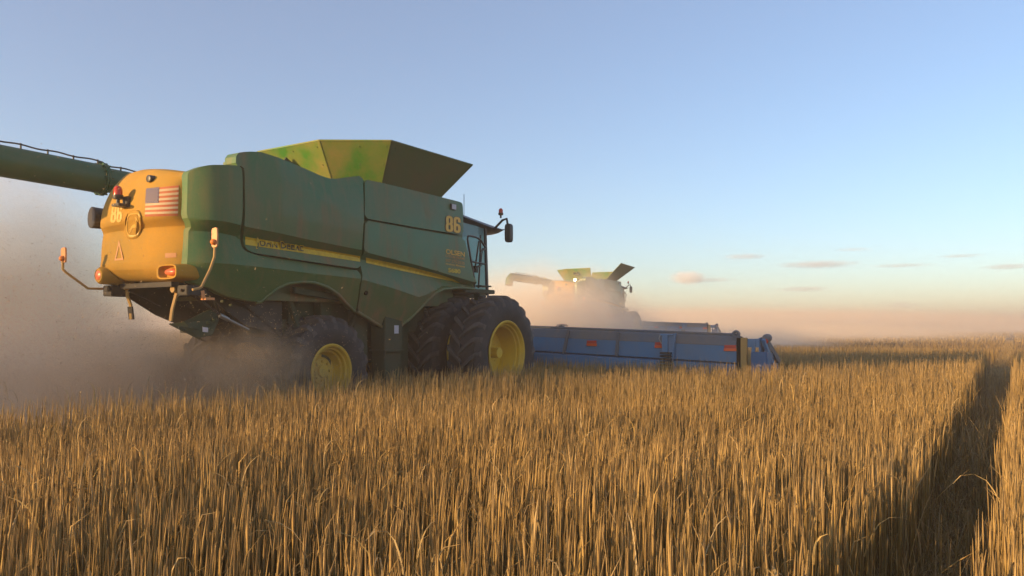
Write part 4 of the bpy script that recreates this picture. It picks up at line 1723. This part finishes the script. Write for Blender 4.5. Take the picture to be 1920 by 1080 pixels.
    me.vertices.add(len(V))
    me.vertices.foreach_set("co", V.ravel())
    me.loops.add(len(Q) * 4)
    me.loops.foreach_set("vertex_index", Q.ravel())
    me.polygons.add(len(Q))
    me.polygons.foreach_set("loop_start", np.arange(len(Q), dtype=np.int32) * 4)
    me.polygons.foreach_set("use_smooth", np.ones(len(Q), bool))
    me.update(calc_edges=True)
    at = me.attributes.new("tone", 'FLOAT', 'POINT')
    at.data.foreach_set("value", T)
    at = me.attributes.new("along", 'FLOAT', 'POINT')
    at.data.foreach_set("value", A)
    m, n, l, p = nodemat("ripe_straw")
    a1 = n.new("ShaderNodeAttribute")
    a1.attribute_name = "tone"
    a2 = n.new("ShaderNodeAttribute")
    a2.attribute_name = "along"
    r = n.new("ShaderNodeValToRGB")
    cr = r.color_ramp
    cr.elements[0].position = 0.0
    cr.elements[0].color = (0.165, 0.102, 0.030, 1)
    cr.elements[1].position = 1.0
    cr.elements[1].color = (0.58, 0.44, 0.22, 1)
    e = cr.elements.new(0.45)
    e.color = (0.40, 0.260, 0.070, 1)
    e = cr.elements.new(0.7)
    e.color = (0.53, 0.360, 0.108, 1)
    l.new(a1.outputs["Fac"], r.inputs[0])
    mr = n.new("ShaderNodeMapRange")
    mr.inputs["From Min"].default_value = 0.70
    mr.inputs["From Max"].default_value = 1.0
    mr.inputs["To Max"].default_value = 0.7
    l.new(a2.outputs["Fac"], mr.inputs["Value"])
    mx = n.new("ShaderNodeMix")
    mx.data_type = 'RGBA'
    mx.inputs["B"].default_value = (0.60, 0.43, 0.20, 1)
    l.new(mr.outputs[0], mx.inputs["Factor"])
    l.new(r.outputs[0], mx.inputs["A"])
    l.new(mx.outputs["Result"], p.inputs["Base Color"])
    p.inputs["Roughness"].default_value = 0.6
    p.inputs["Specular IOR Level"].default_value = 0.25
    # dry stalks and sheaths let some light through
    tr = n.new("ShaderNodeBsdfTranslucent")
    l.new(mx.outputs["Result"], tr.inputs["Color"])
    ms = n.new("ShaderNodeMixShader")
    ms.inputs[0].default_value = 0.38
    l.new(p.outputs[0], ms.inputs[1])
    l.new(tr.outputs[0], ms.inputs[2])
    l.new(ms.outputs[0], n["Material Output"].inputs["Surface"])
    me.materials.append(m)
    o = bpy.data.objects.new("wheat_straw", me)
    COL.objects.link(o)
    return tag(o, "standing golden brown wheat straw filling the field", "wheat field", kind="stuff")


make_wheat()
# ------------------------------------------------------------------ air: haze, dust, chaff, clouds
def volume_mat(name, color, density, noise=None, aniso=0.25, step=1.0, soft=1.0, edge=0.55):
    """dust with a soft outline: density falls to nothing before it reaches the hull, broken up by turbulence"""
    m = bpy.data.materials.new(name)
    m.use_nodes = True
    n, l = m.node_tree.nodes, m.node_tree.links
    for q in list(n):
        n.remove(q)
    out = n.new("ShaderNodeOutputMaterial")
    v = n.new("ShaderNodeVolumePrincipled")
    v.inputs["Color"].default_value = (*color, 1)
    v.inputs["Anisotropy"].default_value = aniso
    v.inputs["Density"].default_value = density
    l.new(v.outputs[0], out.inputs["Volume"])
    if noise is None:
        return m
    tc = n.new("ShaderNodeTexCoord")
    geo = n.new("ShaderNodeNewGeometry")

    def mt(op, a, b=None, clamp=False):
        q = n.new("ShaderNodeMath")
        q.operation = op
        q.use_clamp = clamp
        for i, val in enumerate((a, b)):
            if val is None:
                continue
            if isinstance(val, (int, float)):
                q.inputs[i].default_value = val
            else:
                l.new(val, q.inputs[i])
        return q.outputs[0]
    ln = n.new("ShaderNodeVectorMath")
    ln.operation = 'LENGTH'
    l.new(tc.outputs["Object"], ln.inputs[0])
    tx = n.new("ShaderNodeTexNoise")
    tx.inputs["Scale"].default_value = noise[0]
    tx.inputs["Detail"].default_value = noise[1]
    tx.inputs["Roughness"].default_value = 0.62
    tx.inputs["Distortion"].default_value = 0.3
    l.new(geo.outputs["Position"], tx.inputs["Vector"])
    body = mt('SUBTRACT', 1.0, ln.outputs["Value"])           # 1 in the middle, 0 at the hull
    rag = mt('MULTIPLY', mt('SUBTRACT', tx.outputs["Fac"], 0.5), noise[2])
    d = mt('ADD', mt('DIVIDE', body, edge), rag)
    d = mt('SUBTRACT', d, noise[3], )
    d = mt('MAXIMUM', d, 0.0)
    d = mt('MINIMUM', d, 1.0)
    d = mt('MULTIPLY', d, mt('MULTIPLY', body, soft, True))
    d = mt('MULTIPLY', d, density)
    d = mt('MAXIMUM', d, 0.0)
    l.new(d, v.inputs["Density"])
    m.cycles.volume_step_rate = step
    m.cycles.homogeneous_volume = False
    return m


def puff(name, c, rad, mat, rot=0.0):
    bm = bmesh.new()
    bmesh.ops.create_icosphere(bm, subdivisions=3, radius=1.0)
    me = bpy.data.meshes.new(name)
    bm.to_mesh(me)
    bm.free()
    me.materials.append(mat)
    o = bpy.data.objects.new(name, me)
    COL.objects.link(o)
    o.location = c
    o.scale = rad
    o.rotation_euler = (0, 0, rot)
    return o


DUSTC = (0.93, 0.79, 0.64)
# trail behind the near machine
o = puff("dust_cloud", (5.6, 16.6, 0.4), (5.6, 5.0, 4.9), volume_mat("trail_dust", (0.985, 0.89, 0.74), 0.6, (0.6, 9, 4.4, 0.05), 0.0, 0.4, 3.0, 0.42))
tag(o, "tall pale brown dust billowing behind the near combine's rear hood", "dust cloud", kind="stuff")
o = puff("dust_cloud", (2.2, 11.0, 0.3), (5.2, 3.5, 2.4), volume_mat("low_trail_dust", (0.985, 0.87, 0.71), 0.55, (0.9, 9, 4.6, 0.0), 0.0, 0.4, 2.0, 0.45))
tag(o, "dense low brown dust lying over the flattened straw behind the near combine", "dust cloud", kind="stuff")
o = puff("dust_cloud", (5.7, 9.5, 0.45), (2.5, 1.5, 1.35), volume_mat("spread_dust", (0.90, 0.76, 0.58), 2.6, (1.5, 6, 2.6, 0.1), 0.2, 0.5))
tag(o, "dark swirl of dust right under the near combine's spreader", "dust cloud", kind="stuff")
o = puff("dust_cloud", (-3, 19, 1.5), (15, 9, 6.4), volume_mat("high_dust", (0.985, 0.91, 0.82), 0.19, (0.3, 4, 1.6, 0.0), 0.0, 0.8))
tag(o, "thin pale dust drifting high behind the unloading auger", "dust cloud", kind="stuff")
o = puff("dust_cloud", (6.7, 8.35, 0.75), (1.35, 0.8, 1.0), volume_mat("chaff_dust", (0.86, 0.71, 0.52), 3.0, (3.0, 8, 3.6, 0.15), 0.2, 0.5))
tag(o, "brown chaff spraying down in front of the near combine's rear tyre", "dust cloud", kind="stuff")
# trail behind the second machine
o = puff("dust_cloud", (27.6, 15.9, 0.2), (10.8, 4.6, 4.3), volume_mat("far_trail_dust", (0.95, 0.86, 0.74), 1.25, (0.42, 9, 3.8, 0.1), 0.0, 0.5))
tag(o, "billowing dust hiding the lower half of the distant combine", "dust cloud", kind="stuff")
o = puff("dust_cloud", (45, 13.5, 0.0), (16, 6.5, 1.9), volume_mat("low_far_dust", (0.95, 0.83, 0.69), 0.34, (0.4, 5, 2.0, 0.0), 0.0, 0.6))
tag(o, "low veil of dust over the distant combine's wheels and header", "dust cloud", kind="stuff")
o = puff("dust_cloud", (105, 30, 0.0), (72, 36, 2.3), volume_mat("veil_dust", (0.93, 0.80, 0.65), 0.060, (0.06, 5, 1.4, 0.0), 0.0, 1.0, 2.0, 0.5))
tag(o, "thin tan veil of dust dulling the far crop right of the blue header", "dust cloud", kind="stuff")
# long bank drifting over the far field
o = puff("dust_cloud", (285, 80, 0.0), (235, 125, 8.4), volume_mat("bank_dust", (0.96, 0.84, 0.70), 0.030, (0.03, 6, 1.6, 0.0), 0.0, 1.0, 2.5, 0.45))
tag(o, "long pinkish bank of dust drifting low along the horizon", "dust cloud", kind="stuff")

# chaff flakes thrown out behind
def make_chaff():
    n = 5200
    P = []
    for (c, s, k) in (((6.75, 8.3, .75), (.6, .35, .4), 6000), ((4.3, 9.4, .9), (1.6, .9, .45), 3600), ((3.5, 10.5, 1.5), (2.2, 1.6, .9), 7000)):
        P.append(rng.normal(0, 1, (k, 3)) * np.array(s) + np.array(c))
    P = np.concatenate(P)
    P = P[(P[:, 2] > 0.05) & (P[:, 2] < 3.2)]
    n = len(P)
    a = rng.normal(0, 1, (n, 3))
    a /= np.linalg.norm(a, axis=1)[:, None]
    b_ = np.cross(a, rng.normal(0, 1, (n, 3)))
    b_ /= np.linalg.norm(b_, axis=1)[:, None]
    L = rng.uniform(0.005, 0.018, n)[:, None]
    W = rng.uniform(0.0015, 0.004, n)[:, None]
    V = np.stack([P - a * L, P + b_ * W, P + a * L, P - b_ * W], 1).reshape(-1, 3)
    me = bpy.data.meshes.new("chaff")
    me.from_pydata(V.tolist(), [], [(4 * i, 4 * i + 1, 4 * i + 2, 4 * i + 3) for i in range(n)])
    me.materials.append(simple("chaff_flake", (0.50, 0.36, 0.18), 0.8))
    o = bpy.data.objects.new("chaff", me)
    COL.objects.link(o)
    tag(o, "flying chaff and straw bits thrown from the near combine", "chaff", kind="stuff")


make_chaff()

# small evening clouds low over the horizon
def cloud(px, py, wpx, hpx, dist, label, dens, seed):
    dx, dy = rayxy(px)
    c = Vector((dx * dist, dy * dist, H + (HOR - py) * dist / F))
    s = dist / F
    rad = (wpx / 2 * s * 0.6, wpx / 2 * s, hpx / 2 * s)
    m = volume_mat("cloud_vapour", (0.99, 0.99, 0.99) if seed == 4 else (0.86, 0.90, 0.96), dens, (1.6 / (hpx * s), 7, 4.2, 0.12), 0.1, 1.0, edge=0.5)
    o = puff("cloud", c, rad, m, TH + math.atan((px - 960) / F) * -1)
    tag(o, label, "cloud", group="small clouds low over the horizon")


CD = 9000.0
for args in ((1398, 481, 120, 16, CD, "thin grey cloud streak highest at the left of the far clouds", .0040, 1),
             (1535, 496, 190, 20, CD, "long flat grey cloud, widest of the group, in the middle of the sky's right half", .0045, 2),
             (1690, 498, 150, 10, CD, "thin tail of cloud stretching right from the widest cloud", .003, 3),
             (1290, 521, 84, 34, CD, "bright white puff of cloud just right of the distant combine", .016, 4),
             (1320, 525, 160, 14, CD, "faint flat base of cloud under the bright white puff", .003, 5),
             (1505, 542, 140, 16, CD, "pale flat cloud lowest above the dust bank in the middle", .0035, 6),
             (1800, 480, 110, 10, CD, "thin double streak of cloud near the right edge of the sky", .0035, 7),
             (1890, 500, 120, 16, CD, "grey cloud cut by the right edge of the picture", .0045, 8),
             (1600, 468, 100, 9, CD, "small faint wisp of cloud above the widest cloud", .003, 9),
             (1690, 572, 90, 20, CD, "peach coloured cloud tops peeping over the dust bank", .004, 10)):
    cloud(*args)

# the dusty evening air itself
b = MB()
b.box((200, 200, 3.85), (5600, 5600, 9.7))
hz_ = b.build("haze", volume_mat("haze_air", (0.94, 0.80, 0.66), 0.0042, None, 0.3), None, Vector((0, 0, 0)))
tag(hz_, "warm dusty evening air over the whole field", "haze", kind="stuff")
